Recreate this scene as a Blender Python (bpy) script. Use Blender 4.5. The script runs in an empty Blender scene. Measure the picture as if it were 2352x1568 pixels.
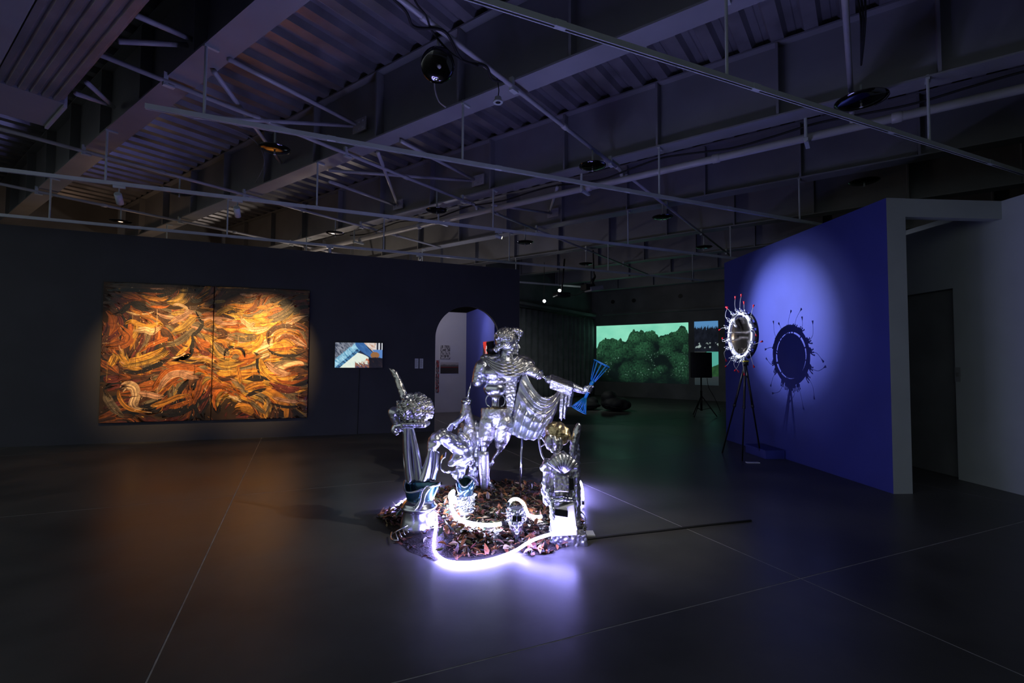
import bpy, bmesh, math, random
from mathutils import Vector, Matrix, noise
random.seed(7)
SC = bpy.context.scene
COL = SC.collection
R = math.radians
# ------------------------------------------------------------------ camera
FPX, PITCH, ROLL, EYE = 1120.0, R(2.25), R(0.3), 1.6
_fw = Vector((0, math.cos(PITCH), math.sin(PITCH)))
_r0 = Vector((1, 0, 0)); _u0 = _r0.cross(_fw)
_r = _r0 * math.cos(ROLL) + _u0 * math.sin(ROLL)
_u = _u0 * math.cos(ROLL) - _r0 * math.sin(ROLL)
CAM = Vector((0, 0, EYE))
cd = bpy.data.cameras.new('camera'); cam = bpy.data.objects.new('camera', cd); COL.objects.link(cam)
cd.sensor_width = 36; cd.lens = FPX / 2352 * 36; cd.clip_end = 200; cd.clip_start = 0.05
cam.matrix_world = Matrix.Translation(CAM) @ Matrix((( _r.x, _u.x, -_fw.x), (_r.y, _u.y, -_fw.y), (_r.z, _u.z, -_fw.z))).to_4x4()
SC.camera = cam
# ------------------------------------------------------------------ world and exposure
w = bpy.data.worlds.new('world'); SC.world = w; w.use_nodes = True
w.node_tree.nodes['Background'].inputs[0].default_value = (0.80, 0.90, 0.92, 1)
w.node_tree.nodes['Background'].inputs[1].default_value = 0.36
SC.view_settings.view_transform = 'Standard'; SC.view_settings.look = 'None'
SC.view_settings.exposure = 0.25; SC.view_settings.gamma = 1.0
SC.view_settings.use_curve_mapping = False
# light paths: a few bounces are enough in this dim room
SC.cycles.max_bounces = 5; SC.cycles.diffuse_bounces = 3; SC.cycles.glossy_bounces = 3; SC.cycles.transmission_bounces = 1
SC.cycles.caustics_reflective = False; SC.cycles.caustics_refractive = False
SC.cycles.use_adaptive_sampling = True; SC.cycles.adaptive_threshold = 0.04; SC.cycles.use_denoising = True
# light strengths (the lamps themselves are built with their fittings further down)
NEON_OUT, NEON_IN = 125.0, 90.0
PAINT_W, BLUEWALL_W, STATUE_W = 1150.0, 480.0, 210.0

def ray(x, y): return _fw + _r * ((x - 1176) / FPX) + _u * ((784 - y) / FPX)
def atz(x, y, z=0.0):
    d = ray(x, y); return CAM + d * ((z - EYE) / d.z)
def atd(x, y, dep):
    d = ray(x, y); return CAM + d * (dep / d.y)
def atp(x, y, p0, n):
    d = ray(x, y); return CAM + d * ((Vector(p0) - CAM).dot(n) / d.dot(n))

# ------------------------------------------------------------------ frames of the building
TH = R(-53.9)
B_ = Vector((math.sin(TH), math.cos(TH), 0))        # along the girders
P_ = Vector((math.cos(TH), -math.sin(TH), 0))       # across the girders
UP = Vector((0, 0, 1))
T_ = Vector((math.sin(R(66.4)), math.cos(R(66.4)), 0))   # along tracks and slab joints
N_ = Vector((-T_.y, T_.x, 0))
def uvz(u, v, z): return B_ * u + P_ * v + UP * z

# ------------------------------------------------------------------ materials
def newmat(name):
    m = bpy.data.materials.new(name); m.use_nodes = True
    nt = m.node_tree; return m, nt, nt.nodes['Principled BSDF']
def mat(name, col, rough=0.6, metal=0.0, var=0.0, vscale=4.0, bump=0.0, bscale=30.0, stretch=None, col2=None, rvar=0.0, spec=0.5, coat=0.0, detail=3):
    m, nt, b = newmat(name); L = nt.links
    b.inputs['Base Color'].default_value = (*col, 1); b.inputs['Roughness'].default_value = rough
    b.inputs['Metallic'].default_value = metal; b.inputs['Specular IOR Level'].default_value = spec
    if coat: b.inputs['Coat Weight'].default_value = coat
    if var or bump or col2 or rvar:
        g = nt.nodes.new('ShaderNodeNewGeometry'); mp = nt.nodes.new('ShaderNodeMapping')
        L.new(g.outputs['Position'], mp.inputs[0])
        if stretch: mp.inputs['Scale'].default_value = stretch
        n = nt.nodes.new('ShaderNodeTexNoise'); n.inputs['Scale'].default_value = vscale; n.inputs['Detail'].default_value = detail
        L.new(mp.outputs[0], n.inputs['Vector'])
        if var or col2:
            cr = nt.nodes.new('ShaderNodeValToRGB'); L.new(n.outputs[0], cr.inputs[0])
            c2 = col2 or tuple(min(1, c * (1 + var)) for c in col); c1 = col if col2 else tuple(c * (1 - var) for c in col)
            cr.color_ramp.elements[0].position = 0.35; cr.color_ramp.elements[1].position = 0.65
            cr.color_ramp.elements[0].color = (*c1, 1); cr.color_ramp.elements[1].color = (*c2, 1)
            L.new(cr.outputs[0], b.inputs['Base Color'])
        if rvar:
            mr = nt.nodes.new('ShaderNodeMapRange'); L.new(n.outputs[0], mr.inputs[0])
            mr.inputs[1].default_value = 0.3; mr.inputs[2].default_value = 0.7
            mr.inputs[3].default_value = max(0.03, rough - rvar); mr.inputs[4].default_value = rough + rvar
            L.new(mr.outputs[0], b.inputs['Roughness'])
        if bump:
            n2 = nt.nodes.new('ShaderNodeTexNoise'); n2.inputs['Scale'].default_value = bscale; n2.inputs['Detail'].default_value = 4
            L.new(mp.outputs[0], n2.inputs['Vector'])
            bp = nt.nodes.new('ShaderNodeBump'); bp.inputs['Strength'].default_value = bump; bp.inputs['Distance'].default_value = 0.02
            L.new(n2.outputs[0], bp.inputs['Height']); L.new(bp.outputs[0], b.inputs['Normal'])
    return m
def emat(name, col, s):
    m, nt, b = newmat(name)
    b.inputs['Base Color'].default_value = (0.8, 0.8, 0.8, 1); b.inputs['Emission Color'].default_value = (*col, 1); b.inputs['Emission Strength'].default_value = s
    return m
def vcmat(name, rough=0.6, emit=0.0, bump=0.0, bscale=60, coat=0.0, spec=0.5):
    m, nt, b = newmat(name); L = nt.links
    a = nt.nodes.new('ShaderNodeVertexColor'); a.layer_name = 'pigment'
    if emit:
        b.inputs['Base Color'].default_value = (0.01, 0.01, 0.01, 1)
        L.new(a.outputs[0], b.inputs['Emission Color']); b.inputs['Emission Strength'].default_value = emit
    else: L.new(a.outputs[0], b.inputs['Base Color'])
    b.inputs['Roughness'].default_value = rough; b.inputs['Specular IOR Level'].default_value = spec
    b.inputs['Coat Weight'].default_value = coat
    if bump:
        g = nt.nodes.new('ShaderNodeNewGeometry'); n2 = nt.nodes.new('ShaderNodeTexNoise'); n2.inputs['Scale'].default_value = bscale
        L.new(g.outputs['Position'], n2.inputs['Vector'])
        bp = nt.nodes.new('ShaderNodeBump'); bp.inputs['Strength'].default_value = bump; bp.inputs['Distance'].default_value = 0.01
        L.new(n2.outputs[0], bp.inputs['Height']); L.new(bp.outputs[0], b.inputs['Normal'])
    return m
M = dict(
    floor=mat('polished_concrete', (0.098, 0.095, 0.092), 0.33, var=0.28, vscale=0.9, rvar=0.05, bump=0.04, bscale=9, spec=0.11, detail=8),
    joint=mat('joint_filler', (0.48, 0.47, 0.46), 0.7, var=0.2, vscale=10),
    navy=mat('navy_wall_paint', (0.042, 0.043, 0.052), 0.75, var=0.08, vscale=1.5, bump=0.05, bscale=80),
    blue=mat('blue_wall_paint', (0.036, 0.048, 0.27), 0.7, var=0.05, vscale=2, bump=0.05, bscale=90),
    grey=mat('grey_wall_paint', (0.46, 0.50, 0.52), 0.7, var=0.04, vscale=2, bump=0.04, bscale=90),
    white=mat('white_wall_paint', (0.62, 0.62, 0.64), 0.7, var=0.03, vscale=2),
    conc=mat('dark_wall', (0.20, 0.205, 0.21), 0.85, var=0.15, vscale=1.2),
    curtain=mat('dark_curtain_cloth', (0.20, 0.21, 0.215), 0.9, var=0.15, vscale=3),
    steel=mat('painted_steel', (0.30, 0.31, 0.33), 0.5, var=0.08, vscale=1.5, bump=0.03, bscale=40),
    deck=mat('galvanised_deck', (0.36, 0.36, 0.40), 0.38, metal=0.55, var=0.15, vscale=2.5, rvar=0.1),
    pipe=mat('white_pipe_paint', (0.5, 0.5, 0.52), 0.35, var=0.05),
    track=mat('white_track_enamel', (0.56, 0.62, 0.62), 0.45, var=0.06),
    slot=mat('black_track_slot', (0.01, 0.01, 0.011), 0.6, var=0.1),
    black=mat('black_plastic', (0.012, 0.012, 0.013), 0.5, var=0.15),
    rubber=mat('black_cable_rubber', (0.012, 0.012, 0.013), 0.7, var=0.15),
    dish=mat('smoked_mirror_dish', (0.12, 0.12, 0.13), 0.08, metal=1.0, var=0.1),
    chrome=mat('crinkled_silver', (0.68, 0.71, 0.78), 0.34, metal=1.0, col2=(0.64, 0.61, 0.54), vscale=3.0, bump=0.22, bscale=55, rvar=0.05),  # second tint puts reflections of warm surroundings into the colour
    smooth=mat('polished_silver', (0.80, 0.82, 0.88), 0.22, metal=1.0, var=0.05, bump=0.12, bscale=9),
    gold=mat('warm_tinted_silver', (0.78, 0.62, 0.34), 0.36, metal=1.0, var=0.2, vscale=8, bump=0.5, bscale=26),  # gold tint is warm reflection put into the metal's colour
    teal=mat('teal_glaze', (0.03, 0.16, 0.26), 0.16, metal=0.85, col2=(0.22, 0.36, 0.42), vscale=9, coat=0.3),
    cage=mat('blue_plastic', (0.012, 0.20, 0.52), 0.3, var=0.1),
    soil=mat('dark_soil', (0.016, 0.009, 0.006), 0.95, var=0.5, vscale=30, bump=0.8, bscale=60),
    card=mat('white_card', (0.7, 0.72, 0.76), 0.7, var=0.03),
    ink=mat('grey_ink', (0.15, 0.15, 0.16), 0.8, var=0.1),
    canvas=mat('dark_canvas', (0.05, 0.025, 0.012), 0.7, var=0.4, vscale=3),
    tripod=mat('black_tripod_steel', (0.018, 0.017, 0.016), 0.35, metal=0.4, var=0.2),
    red=mat('red_plastic', (0.75, 0.02, 0.03), 0.35, var=0.05),
    yellow=mat('yellow_tape', (0.75, 0.6, 0.02), 0.5, var=0.05),
    mirror=mat('dish_mirror', (0.55, 0.50, 0.44), 0.16, metal=1.0, var=0.08, vscale=3),
    ring=mat('white_enamel_ring', (0.8, 0.8, 0.82), 0.25, var=0.03),
    bean=mat('black_bean_bag_cloth', (0.012, 0.012, 0.014), 0.7, var=0.2, bump=0.2, bscale=12),
    wire=mat('clear_wire', (0.4, 0.4, 0.42), 0.3, var=0.1),
    glass=mat('lamp_lens', (0.7, 0.7, 0.7), 0.1, var=0.02),
)
M['neon_out'] = emat('violet_neon', (0.33, 0.30, 1.0), NEON_OUT)
M['neon_in'] = emat('white_neon', (0.52, 0.58, 1.0), NEON_IN)
M['lampface'] = emat('lit_lamp_face', (1.0, 0.82, 0.6), 22)
M['lampdot'] = emat('lit_lamp_dot', (1.0, 0.93, 0.85), 12)
M['paint'] = vcmat('oil_paint', 0.42, bump=0.35, bscale=45, coat=0.15)
_nt = M['paint'].node_tree; _b = _nt.nodes['Principled BSDF']; _vc = [n for n in _nt.nodes if n.type == 'VERTEX_COLOR'][0]
_g = _nt.nodes.new('ShaderNodeNewGeometry'); _n = _nt.nodes.new('ShaderNodeTexNoise'); _n.inputs['Scale'].default_value = 5; _n.inputs['Detail'].default_value = 12; _n.inputs['Distortion'].default_value = 1.6; _n.inputs['Roughness'].default_value = .68
_cr = _nt.nodes.new('ShaderNodeValToRGB'); _cr.color_ramp.elements[0].position = .30; _cr.color_ramp.elements[0].color = (.22, .16, .14, 1); _cr.color_ramp.elements[1].position = .58; _cr.color_ramp.elements[1].color = (1, 1, 1, 1)
_mx = _nt.nodes.new('ShaderNodeMixRGB'); _mx.blend_type = 'MULTIPLY'; _mx.inputs[0].default_value = 1
_nt.links.new(_g.outputs['Position'], _n.inputs['Vector']); _nt.links.new(_n.outputs[0], _cr.inputs[0]); _nt.links.new(_vc.outputs[0], _mx.inputs[1]); _nt.links.new(_cr.outputs[0], _mx.inputs[2]); _nt.links.new(_mx.outputs[0], _b.inputs['Base Color'])
M['print'] = vcmat('print_ink', 0.6)
M['screen'] = vcmat('screen_light', 0.4, emit=0.85)
M['proj'] = vcmat('projected_light', 0.9, emit=0.72)
for _k in ('screen', 'proj', 'lampface', 'lampdot'): M[_k].cycles.emission_sampling = 'NONE'
M['leaf'] = vcmat('dry_leaf', 0.42, spec=0.5, bump=0.2, bscale=80)

# ------------------------------------------------------------------ mesh helpers
class MB:
    def __init__(s): s.v = []; s.f = []; s.c = []
    def add(s, vs, fs, c=None):
        o = len(s.v); s.v += [Vector(v) for v in vs]; s.f += [tuple(i + o for i in f) for f in fs]
        if c is not None: s.c += [c] * len(vs) if not isinstance(c, list) else c
        return s
    def box8(s, p):      # 8 corners: bottom 4 (ccw), top 4
        return s.add(p, [(3, 2, 1, 0), (4, 5, 6, 7), (0, 1, 5, 4), (1, 2, 6, 5), (2, 3, 7, 6), (3, 0, 4, 7)])
    def box(s, c, ax, ay, az, sx, sy, sz):
        c = Vector(c); p = []
        for z in (-1, 1):
            for x, y in ((-1, -1), (1, -1), (1, 1), (-1, 1)):
                p.append(c + Vector(ax) * (x * sx / 2) + Vector(ay) * (y * sy / 2) + Vector(az) * (z * sz / 2))
        return s.box8(p)
    def tube(s, pts, rad, seg=10, cap=True, squash=None):
        pts = [Vector(p) for p in pts]; n = len(pts)
        rad = rad if isinstance(rad, (list, tuple)) else [rad] * n
        d0 = (pts[1] - pts[0]).normalized()
        ref = Vector((0, 0, 1)) if abs(d0.z) < 0.9 else Vector((1, 0, 0))
        a = d0.cross(ref).normalized(); vs = []
        for i in range(n):
            d = (pts[min(i + 1, n - 1)] - pts[max(i - 1, 0)])
            d = d.normalized() if d.length > 1e-9 else d0
            a = (a - d * a.dot(d)); a = a.normalized() if a.length > 1e-6 else d.orthogonal().normalized()
            b = d.cross(a)
            for k in range(seg):
                t = 2 * math.pi * k / seg; vs.append(pts[i] + (a * math.cos(t) + b * math.sin(t) * (squash or 1)) * rad[i])
        fs = [(i * seg + k, i * seg + (k + 1) % seg, (i + 1) * seg + (k + 1) % seg, (i + 1) * seg + k) for i in range(n - 1) for k in range(seg)]
        if cap: fs += [tuple(range(seg - 1, -1, -1)), tuple((n - 1) * seg + k for k in range(seg))]
        return s.add(vs, fs)
    def lathe(s, base, axis, prof, seg=24, sx=1.0, sy=1.0, xref=None, cap=True):
        axis = Vector(axis).normalized(); ref = Vector(xref) if xref else (Vector((1, 0, 0)) if abs(axis.x) < 0.9 else Vector((0, 0, 1)))
        a = (ref - axis * ref.dot(axis)).normalized(); b = axis.cross(a); vs = []
        for h, r in prof:
            for k in range(seg):
                t = 2 * math.pi * k / seg; vs.append(Vector(base) + axis * h + a * (r * sx * math.cos(t)) + b * (r * sy * math.sin(t)))
        n = len(prof)
        fs = [(i * seg + k, i * seg + (k + 1) % seg, (i + 1) * seg + (k + 1) % seg, (i + 1) * seg + k) for i in range(n - 1) for k in range(seg)]
        if cap: fs += [tuple(range(seg - 1, -1, -1)), tuple((n - 1) * seg + k for k in range(seg))]
        return s.add(vs, fs)
    def ball(s, c, rx, ry=None, rz=None, seg=14, rings=9, rot=None):
        ry = ry or rx; rz = rz or rx; c = Vector(c); vs = []
        def q(x, y, z):
            v = Vector((x * rx, y * ry, z * rz)); return c + (rot @ v if rot else v)
        vs.append(q(0, 0, 1))
        for i in range(1, rings):
            ph = math.pi * i / rings
            for k in range(seg):
                t = 2 * math.pi * k / seg; vs.append(q(math.sin(ph) * math.cos(t), math.sin(ph) * math.sin(t), math.cos(ph)))
        vs.append(q(0, 0, -1)); L = len(vs) - 1
        fs = [(0, 1 + k, 1 + (k + 1) % seg) for k in range(seg)]
        for i in range(rings - 2):
            for k in range(seg): fs.append((1 + i * seg + k, 1 + (i + 1) * seg + k, 1 + (i + 1) * seg + (k + 1) % seg, 1 + i * seg + (k + 1) % seg))
        o = 1 + (rings - 2) * seg
        fs += [(L, o + (k + 1) % seg, o + k) for k in range(seg)]
        return s.add(vs, fs)
    def grid(s, fn, nu, nv, closeu=False):
        vs = [fn(i / nu, j / nv) for j in range(nv + 1) for i in range(nu + 1)]
        fs = [(j * (nu + 1) + i, j * (nu + 1) + i + 1, (j + 1) * (nu + 1) + i + 1, (j + 1) * (nu + 1) + i) for j in range(nv) for i in range(nu)]
        return s.add(vs, fs)
    def build(s, name, m, parent=None, smooth=False, origin=None):
        org = wloc(parent) if parent else Vector(origin or (0, 0, 0))
        me = bpy.data.meshes.new(name); me.from_pydata([v - org for v in s.v], [], s.f); me.update()
        if s.c:
            at = me.color_attributes.new('pigment', 'FLOAT_COLOR', 'POINT')
            fl = []
            for c in s.c: fl += [c[0], c[1], c[2], 1.0]
            at.data.foreach_set('color', fl)
        if smooth: me.polygons.foreach_set('use_smooth', [True] * len(me.polygons))
        me.materials.append(M[m]); o = bpy.data.objects.new(name, me); COL.objects.link(o)
        if parent: o.parent = parent
        else: o.location = org
        return o
def wloc(o):
    p = Vector((0, 0, 0))
    while o: p = p + Vector(o.location); o = o.parent
    return p
def tag(o, label=None, cat=None, group=None, kind=None):
    if label: o['label'] = label
    if cat: o['category'] = cat
    if group: o['group'] = group
    if kind: o['kind'] = kind
    return o
def thing(name, loc, label, cat, group=None):
    o = bpy.data.objects.new(name, None); COL.objects.link(o); o.location = loc; o.empty_display_size = 0.1
    return tag(o, label, cat, group)
def struct(name, loc=(0, 0, 0)):
    o = bpy.data.objects.new(name, None); COL.objects.link(o); o.location = loc; return tag(o, kind='structure')
def dupmesh(src, loc, parent=None, name=None):
    c = src.copy(); COL.objects.link(c); c.parent = parent; c.location = loc
    if name: c.name = name
    return c
def freeze(o, mods):
    for t, kw in mods:
        md = o.modifiers.new(t, t)
        for k, v in kw.items(): setattr(md, k, v)
    dg = bpy.context.evaluated_depsgraph_get(); ev = o.evaluated_get(dg)
    me = bpy.data.meshes.new_from_object(ev); old = o.data; o.modifiers.clear(); o.data = me
    bpy.data.meshes.remove(old)
    me.polygons.foreach_set('use_smooth', [True] * len(me.polygons)); me.update(); return o
def blob(mb, name, m, parent, voxel=0.012, smooth=3, disp=0.0, dscale=20.0, seed=0, lump=None):
    """Union overlapping primitives into one continuous skin."""
    o = mb.build(name, m, parent)
    bpy.context.view_layer.update()
    freeze(o, [('REMESH', dict(mode='VOXEL', voxel_size=voxel)), ('SMOOTH', dict(factor=0.5, iterations=smooth))])
    if disp:
        me = o.data; me.update(); ns = [v.normal.copy() for v in me.vertices]
        for v, n in zip(me.vertices, ns):
            v.co += n * disp * noise.noise(Vector(v.co) * dscale + Vector((seed, seed, seed)))
        me.update()
    return o
def smoothpath(pts, n=8):
    pts = [Vector(p) for p in pts]; out = []
    for i in range(len(pts) - 1):
        p0 = pts[max(i - 1, 0)]; p1 = pts[i]; p2 = pts[i + 1]; p3 = pts[min(i + 2, len(pts) - 1)]
        for k in range(n):
            t = k / n
            out.append(0.5 * ((2 * p1) + (p2 - p0) * t + (2 * p0 - 5 * p1 + 4 * p2 - p3) * t * t + (3 * p1 - p0 - 3 * p2 + p3) * t ** 3))
    out.append(pts[-1]); return out
def lerp(a, b, t): return a + (b - a) * t
def wallslab(mb, a, b, h0, h1, th, nrm, z0=0.0):
    a = Vector(a); b = Vector(b); q = Vector(nrm) * -th
    mb.box8([a + UP * z0, b + UP * z0, b + q + UP * z0, a + q + UP * z0, a + UP * h0, b + UP * h1, b + q + UP * h1, a + q + UP * h0])

# ------------------------------------------------------------------ floor: sawn concrete bays
floor = struct('floor')
fb = MB(); fb.box((0, 8, -0.1015), T_, N_, UP, 60, 60, 0.2); fb.build('joint_bed', 'joint', floor)
JS, T0, N0 = 4.1, 3.44, 2.51
sl = MB(); sl.box(T_ * (T0 + JS / 2) + N_ * (N0 + JS / 2) + UP * -0.02, T_, N_, UP, JS - 0.011, JS - 0.011, 0.04)
slab = sl.build('slab', 'floor', floor)
for i in range(-4, 5):
    for j in range(-3, 6):
        if (i, j) != (0, 0): dupmesh(slab, T_ * (JS * i) + N_ * (JS * j), floor)

# ------------------------------------------------------------------ left partition with arched doorway
WP0 = atz(0, 1027); WD = (atz(997, 990) - WP0).normalized(); WN = Vector((WD.y, -WD.x, 0))   # WN faces the camera
def wl(s, z, off=0.0): return WP0 + WD * s + UP * z + WN * off
def onwl(x, y, off=0.0):
    return atp(x, y, WP0 + WN * off, WN)
wt = lambda s: lerp(4.03, 3.79, s / 9.76)
wall_left = struct('wall_left')
SA, SB, AC, AR, AZ = -6.0, 9.77, 8.525, 0.76, 2.10
mb = MB(); TK = 0.14
def strip(s0, s1, z0, z1a, z1b):
    wallslab(mb, wl(s0, 0), wl(s1, 0), z1a, z1b, TK, WN, z0)
strip(SA, AC - AR, 0, wt(SA), wt(AC - AR)); strip(AC + AR, SB, 0, wt(AC + AR), wt(SB))
na = 40
for k in range(na):
    a0, a1 = math.pi - math.pi * k / na, math.pi - math.pi * (k + 1) / na
    s0, s1 = AC + AR * math.cos(a0), AC + AR * math.cos(a1); z0, z1 = AZ + AR * math.sin(a0), AZ + AR * math.sin(a1)
    q = WN * -TK
    mb.box8([wl(s0, z0), wl(s1, z1), wl(s1, z1) + q, wl(s0, z0) + q, wl(s0, wt(s0)), wl(s1, wt(s1)), wl(s1, wt(s1)) + q, wl(s0, wt(s0)) + q])
mb.build('partition', 'navy', wall_left)

# ------------------------------------------------------------------ blue partition and grey portal on the right
BA = atz(2052, 1134); BD = (atz(1668, 1009.5) - BA).normalized(); BN = Vector((-BD.y, BD.x, 0))  # BN faces the room (-x)
if BN.x > 0: BN = -BN
BR = -BN
WH = 3.655
wall_right = struct('wall_right')
mb = MB(); wallslab(mb, BA + BD * 0.002, BA + BD * 4.08, WH, WH, 0.10, BN); mb.build('blue_partition', 'blue', wall_right)
RWX = (atz(2200, 1100) - BA).dot(BR)       # distance of the right wall
PW = 0.25
mb = MB(); mb.box(BA + BR * (PW / 2 + .002) + BD * 0.06 + UP * (WH / 2 + .001), BR, BD, UP, PW - .004, 0.12, WH + .002)
pm = mb.build('portal_post', 'grey', wall_right)
mb = MB(); mb.box(BA + BR * ((PW + RWX) / 2) + BD * 0.06 + UP * (WH - 0.115), BR, BD, UP, RWX - PW, 0.12, 0.23)
mb.build('portal_lintel', 'grey', wall_right)
wall_side = struct('wall_side')
r0 = BA + BR * RWX; tdr = (atz(2200, 1100) - BA).dot(BD)
mb = MB()
def rwbox(d0, d1, z0, z1): mb.box(r0 + BD * ((d0 + d1) / 2) + BR * 0.07 + UP * ((z0 + z1) / 2), BR, BD, UP, 0.14, d1 - d0, z1 - z0)
DZ = 2.645; D0, D1 = tdr - 0.01, tdr + 1.0
rwbox(-6, D0, 0, WH); rwbox(D0, D1, DZ, WH); rwbox(D1, 6, 0, WH)
mb.build('side_partition', 'grey', wall_side)
door = struct('door_1')
mb = MB(); mb.box(r0 + BD * ((D0 + D1) / 2) + BR * 0.11 + UP * (DZ / 2), BR, BD, UP, 0.05, D1 - D0 - 0.01, DZ - 0.01); mb.build('dark_infill', 'conc', door)  # dark panel fills the opening in place of the unlit room
mb = MB()
mb.box(r0 + BD * (D1 - 0.02) + BR * 0.06 + UP * (DZ / 2), BR, BD, UP, 0.05, 0.03, DZ - 0.01)
mb.build('jamb_lining', 'conc', door)
tag(door, kind='structure')

# ------------------------------------------------------------------ far walls
VB = 21.0
wall_back = struct('wall_back')
mb = MB(); wallslab(mb, uvz(18, VB, 0), uvz(-7, VB, 0), 6.2, 6.2, 0.2, -P_); mb.build('far_wall', 'conc', wall_back)
mb = MB(); mb.box(uvz(4.2, VB - 0.12, 3.78), B_, P_, UP, 11.5, 0.24, 0.1); mb.build('ledge', 'conc', wall_back)
for x, y in ((1456, 690), (1563, 680), (1408, 693)):
    q = atp(x, y, uvz(0, VB, 0), P_)
    mb = MB(); mb.lathe(q - P_ * 0.03, P_, [(0, 0.05), (0.0, 0.09), (0.06, 0.09)], 20); mb.build('vent_hole', 'black', wall_back)
wall_end = struct('wall_end')
mb = MB(); wallslab(mb, uvz(17, -6, 0), uvz(17, VB, 0), 6.2, 6.2, 0.2, -B_); mb.build('end_wall', 'conc', wall_end)
wall_far_side = struct('wall_far_side')
mb = MB(); wallslab(mb, uvz(-7, -6, 0), uvz(-7, VB, 0), 6.2, 6.2, 0.2, B_); mb.build('far_side_wall', 'conc', wall_far_side)

# room beyond the arch
AC0 = atz(1069.5, 944.7)
wall_niche = struct('wall_niche')
mb = MB(); wallslab(mb, AC0 - T_ * 5, AC0, 3.1, 3.1, 0.12, -N_); mb.build('white_partition', 'white', wall_niche)
ND = Vector((0.33, -0.944, 0)).normalized(); NN = Vector((ND.y, -ND.x, 0))
if NN.x > 0: NN = -NN
wall_niche_blue = struct('wall_niche_blue')
mb = MB(); wallslab(mb, AC0 + ND * 0.002, AC0 + ND * 3.0, 3.1, 3.1, 0.12, NN); mb.build('blue_niche_partition', 'blue', wall_niche_blue)

# ------------------------------------------------------------------ ceiling: girders, deck, braces
ceiling = struct('ceiling')
ZB, ZT = 4.80, 5.86
BV = [-0.4, 2.2, 4.56, 7.2, 9.85, 12.4, 15.0, 17.6, 20.2]
U0, U1 = -6.8, 16.8
gb = MB()
uc, ul = (U0 + U1) / 2, U1 - U0
gb.box(uvz(uc, 0, ZB + 0.011), B_, P_, UP, ul, 0.29, 0.022); gb.box(uvz(uc, 0, ZT - 0.06), B_, P_, UP, ul, 0.26, 0.022)
gb.box(uvz(uc, 0, (ZB + ZT) / 2 - 0.03), B_, P_, UP, ul, 0.016, ZT - ZB - 0.07)
girder0 = gb.build('girder', 'steel', ceiling)
sb = MB(); sb.box(uvz(0, -0.072, (ZB + ZT) / 2 - 0.03), B_, P_, UP, 0.03, 0.128, ZT - ZB - 0.1)
stiff0 = sb.build('stiffener', 'steel', ceiling)
first = True
for v in BV:
    g = girder0 if v == BV[0] else dupmesh(girder0, (0, 0, 0), ceiling)
    g.location = P_ * v
    for k in range(-4, 10):
        u = 5.69 + 1.6 * (k - 3)
        if not (U0 + .1 < u < U1 - .1): continue
        if first: s = stiff0; s.parent = g; s.location = B_ * u; first = False
        else: s = dupmesh(stiff0, B_ * u, g)
# corrugated deck sheets, three ribs each, one mesh shared
pitch = 0.38
def deckprof():
    pr = []
    for k in range(3):
        o = k * pitch
        pr += [(o + 0.0, 0.0), (o + 0.15, 0.0), (o + 0.19, 0.085), (o + 0.24, 0.085), (o + 0.25, 0.075), (o + 0.26, 0.085), (o + 0.34, 0.085)]
    return pr + [(3 * pitch, 0.0)]
def decksheet(v0, v1, name):
    m_ = MB(); pr = deckprof(); vs = []; n = len(pr)
    for dz in (0, 0.008):
        for vv in (v0, v1):
            vs += [uvz(a, vv, ZT - 0.045 + b + dz) for a, b in pr]
    fs = []
    for i in range(n - 1):
        fs.append((i, n + i, n + i + 1, i + 1)); fs.append((2 * n + i, 2 * n + i + 1, 3 * n + i + 1, 3 * n + i))
    m_.add(vs, fs); return m_.build('deck_sheet', 'deck', ceiling)
edges = [-3.2] + BV + [21.2]
for i in range(len(edges) - 1):
    src = None
    u = U0
    while u < U1:
        if src is None: src = decksheet(edges[i], edges[i + 1], 'deck_sheet'); src.location = B_ * u
        else: dupmesh(src, B_ * u, ceiling)
        u += 3 * pitch
# diagonal braces with gusset plates
def brace(pa, va, pb, vb, rr=0.028):
    a = atp(*pa, P_ * va, P_); b = atp(*pb, P_ * vb, P_)
    m_ = MB(); m_.tube([a, b], rr, 12); o = m_.build('brace', 'pipe', ceiling, True); return a, b
def gusset(px, v):
    q = atp(*px, P_ * (v - 0.06), P_); m_ = MB(); m_.box(q, B_, P_, UP, 0.30, 0.02, 0.2)
    for a in (-0.09, 0, 0.09):
        for c in (-0.05, 0.05): m_.lathe(q + B_ * a + UP * c - P_ * 0.01, -P_, [(0, .016), (.014, .016)], 8)
    m_.build('gusset_plate', 'pipe', ceiling)
brace((525, 135), 2.3, (820, 287), 4.5); brace((445, 268), 2.35, (815, 289), 4.5); brace((492, 165), 2.3, (645, 373), 4.5)
gusset((826, 288), 4.53)
brace((921, 324), 4.62, (1090, 413), 7.14); brace((755, 391), 4.62, (1085, 415), 7.14); brace((868, 350), 4.62, (913, 470), 7.14); brace((757, 417), 4.62, (908, 471), 7.14)
gusset((1098, 414), 7.18); gusset((914, 470), 7.18)
brace((1280, 430), 7.3, (1262, 488), 9.8); brace((1130, 470), 7.3, (1268, 490), 9.8); gusset((1270, 489), 9.82)
brace((312, 35), 1.5, (445, 92), 2.1); brace((272, 95), 1.5, (430, 103), 2.1); brace((200, 190), 1.5, (260, 245), 2.1); brace((175, 215), 1.5, (258, 243), 2.1)

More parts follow.
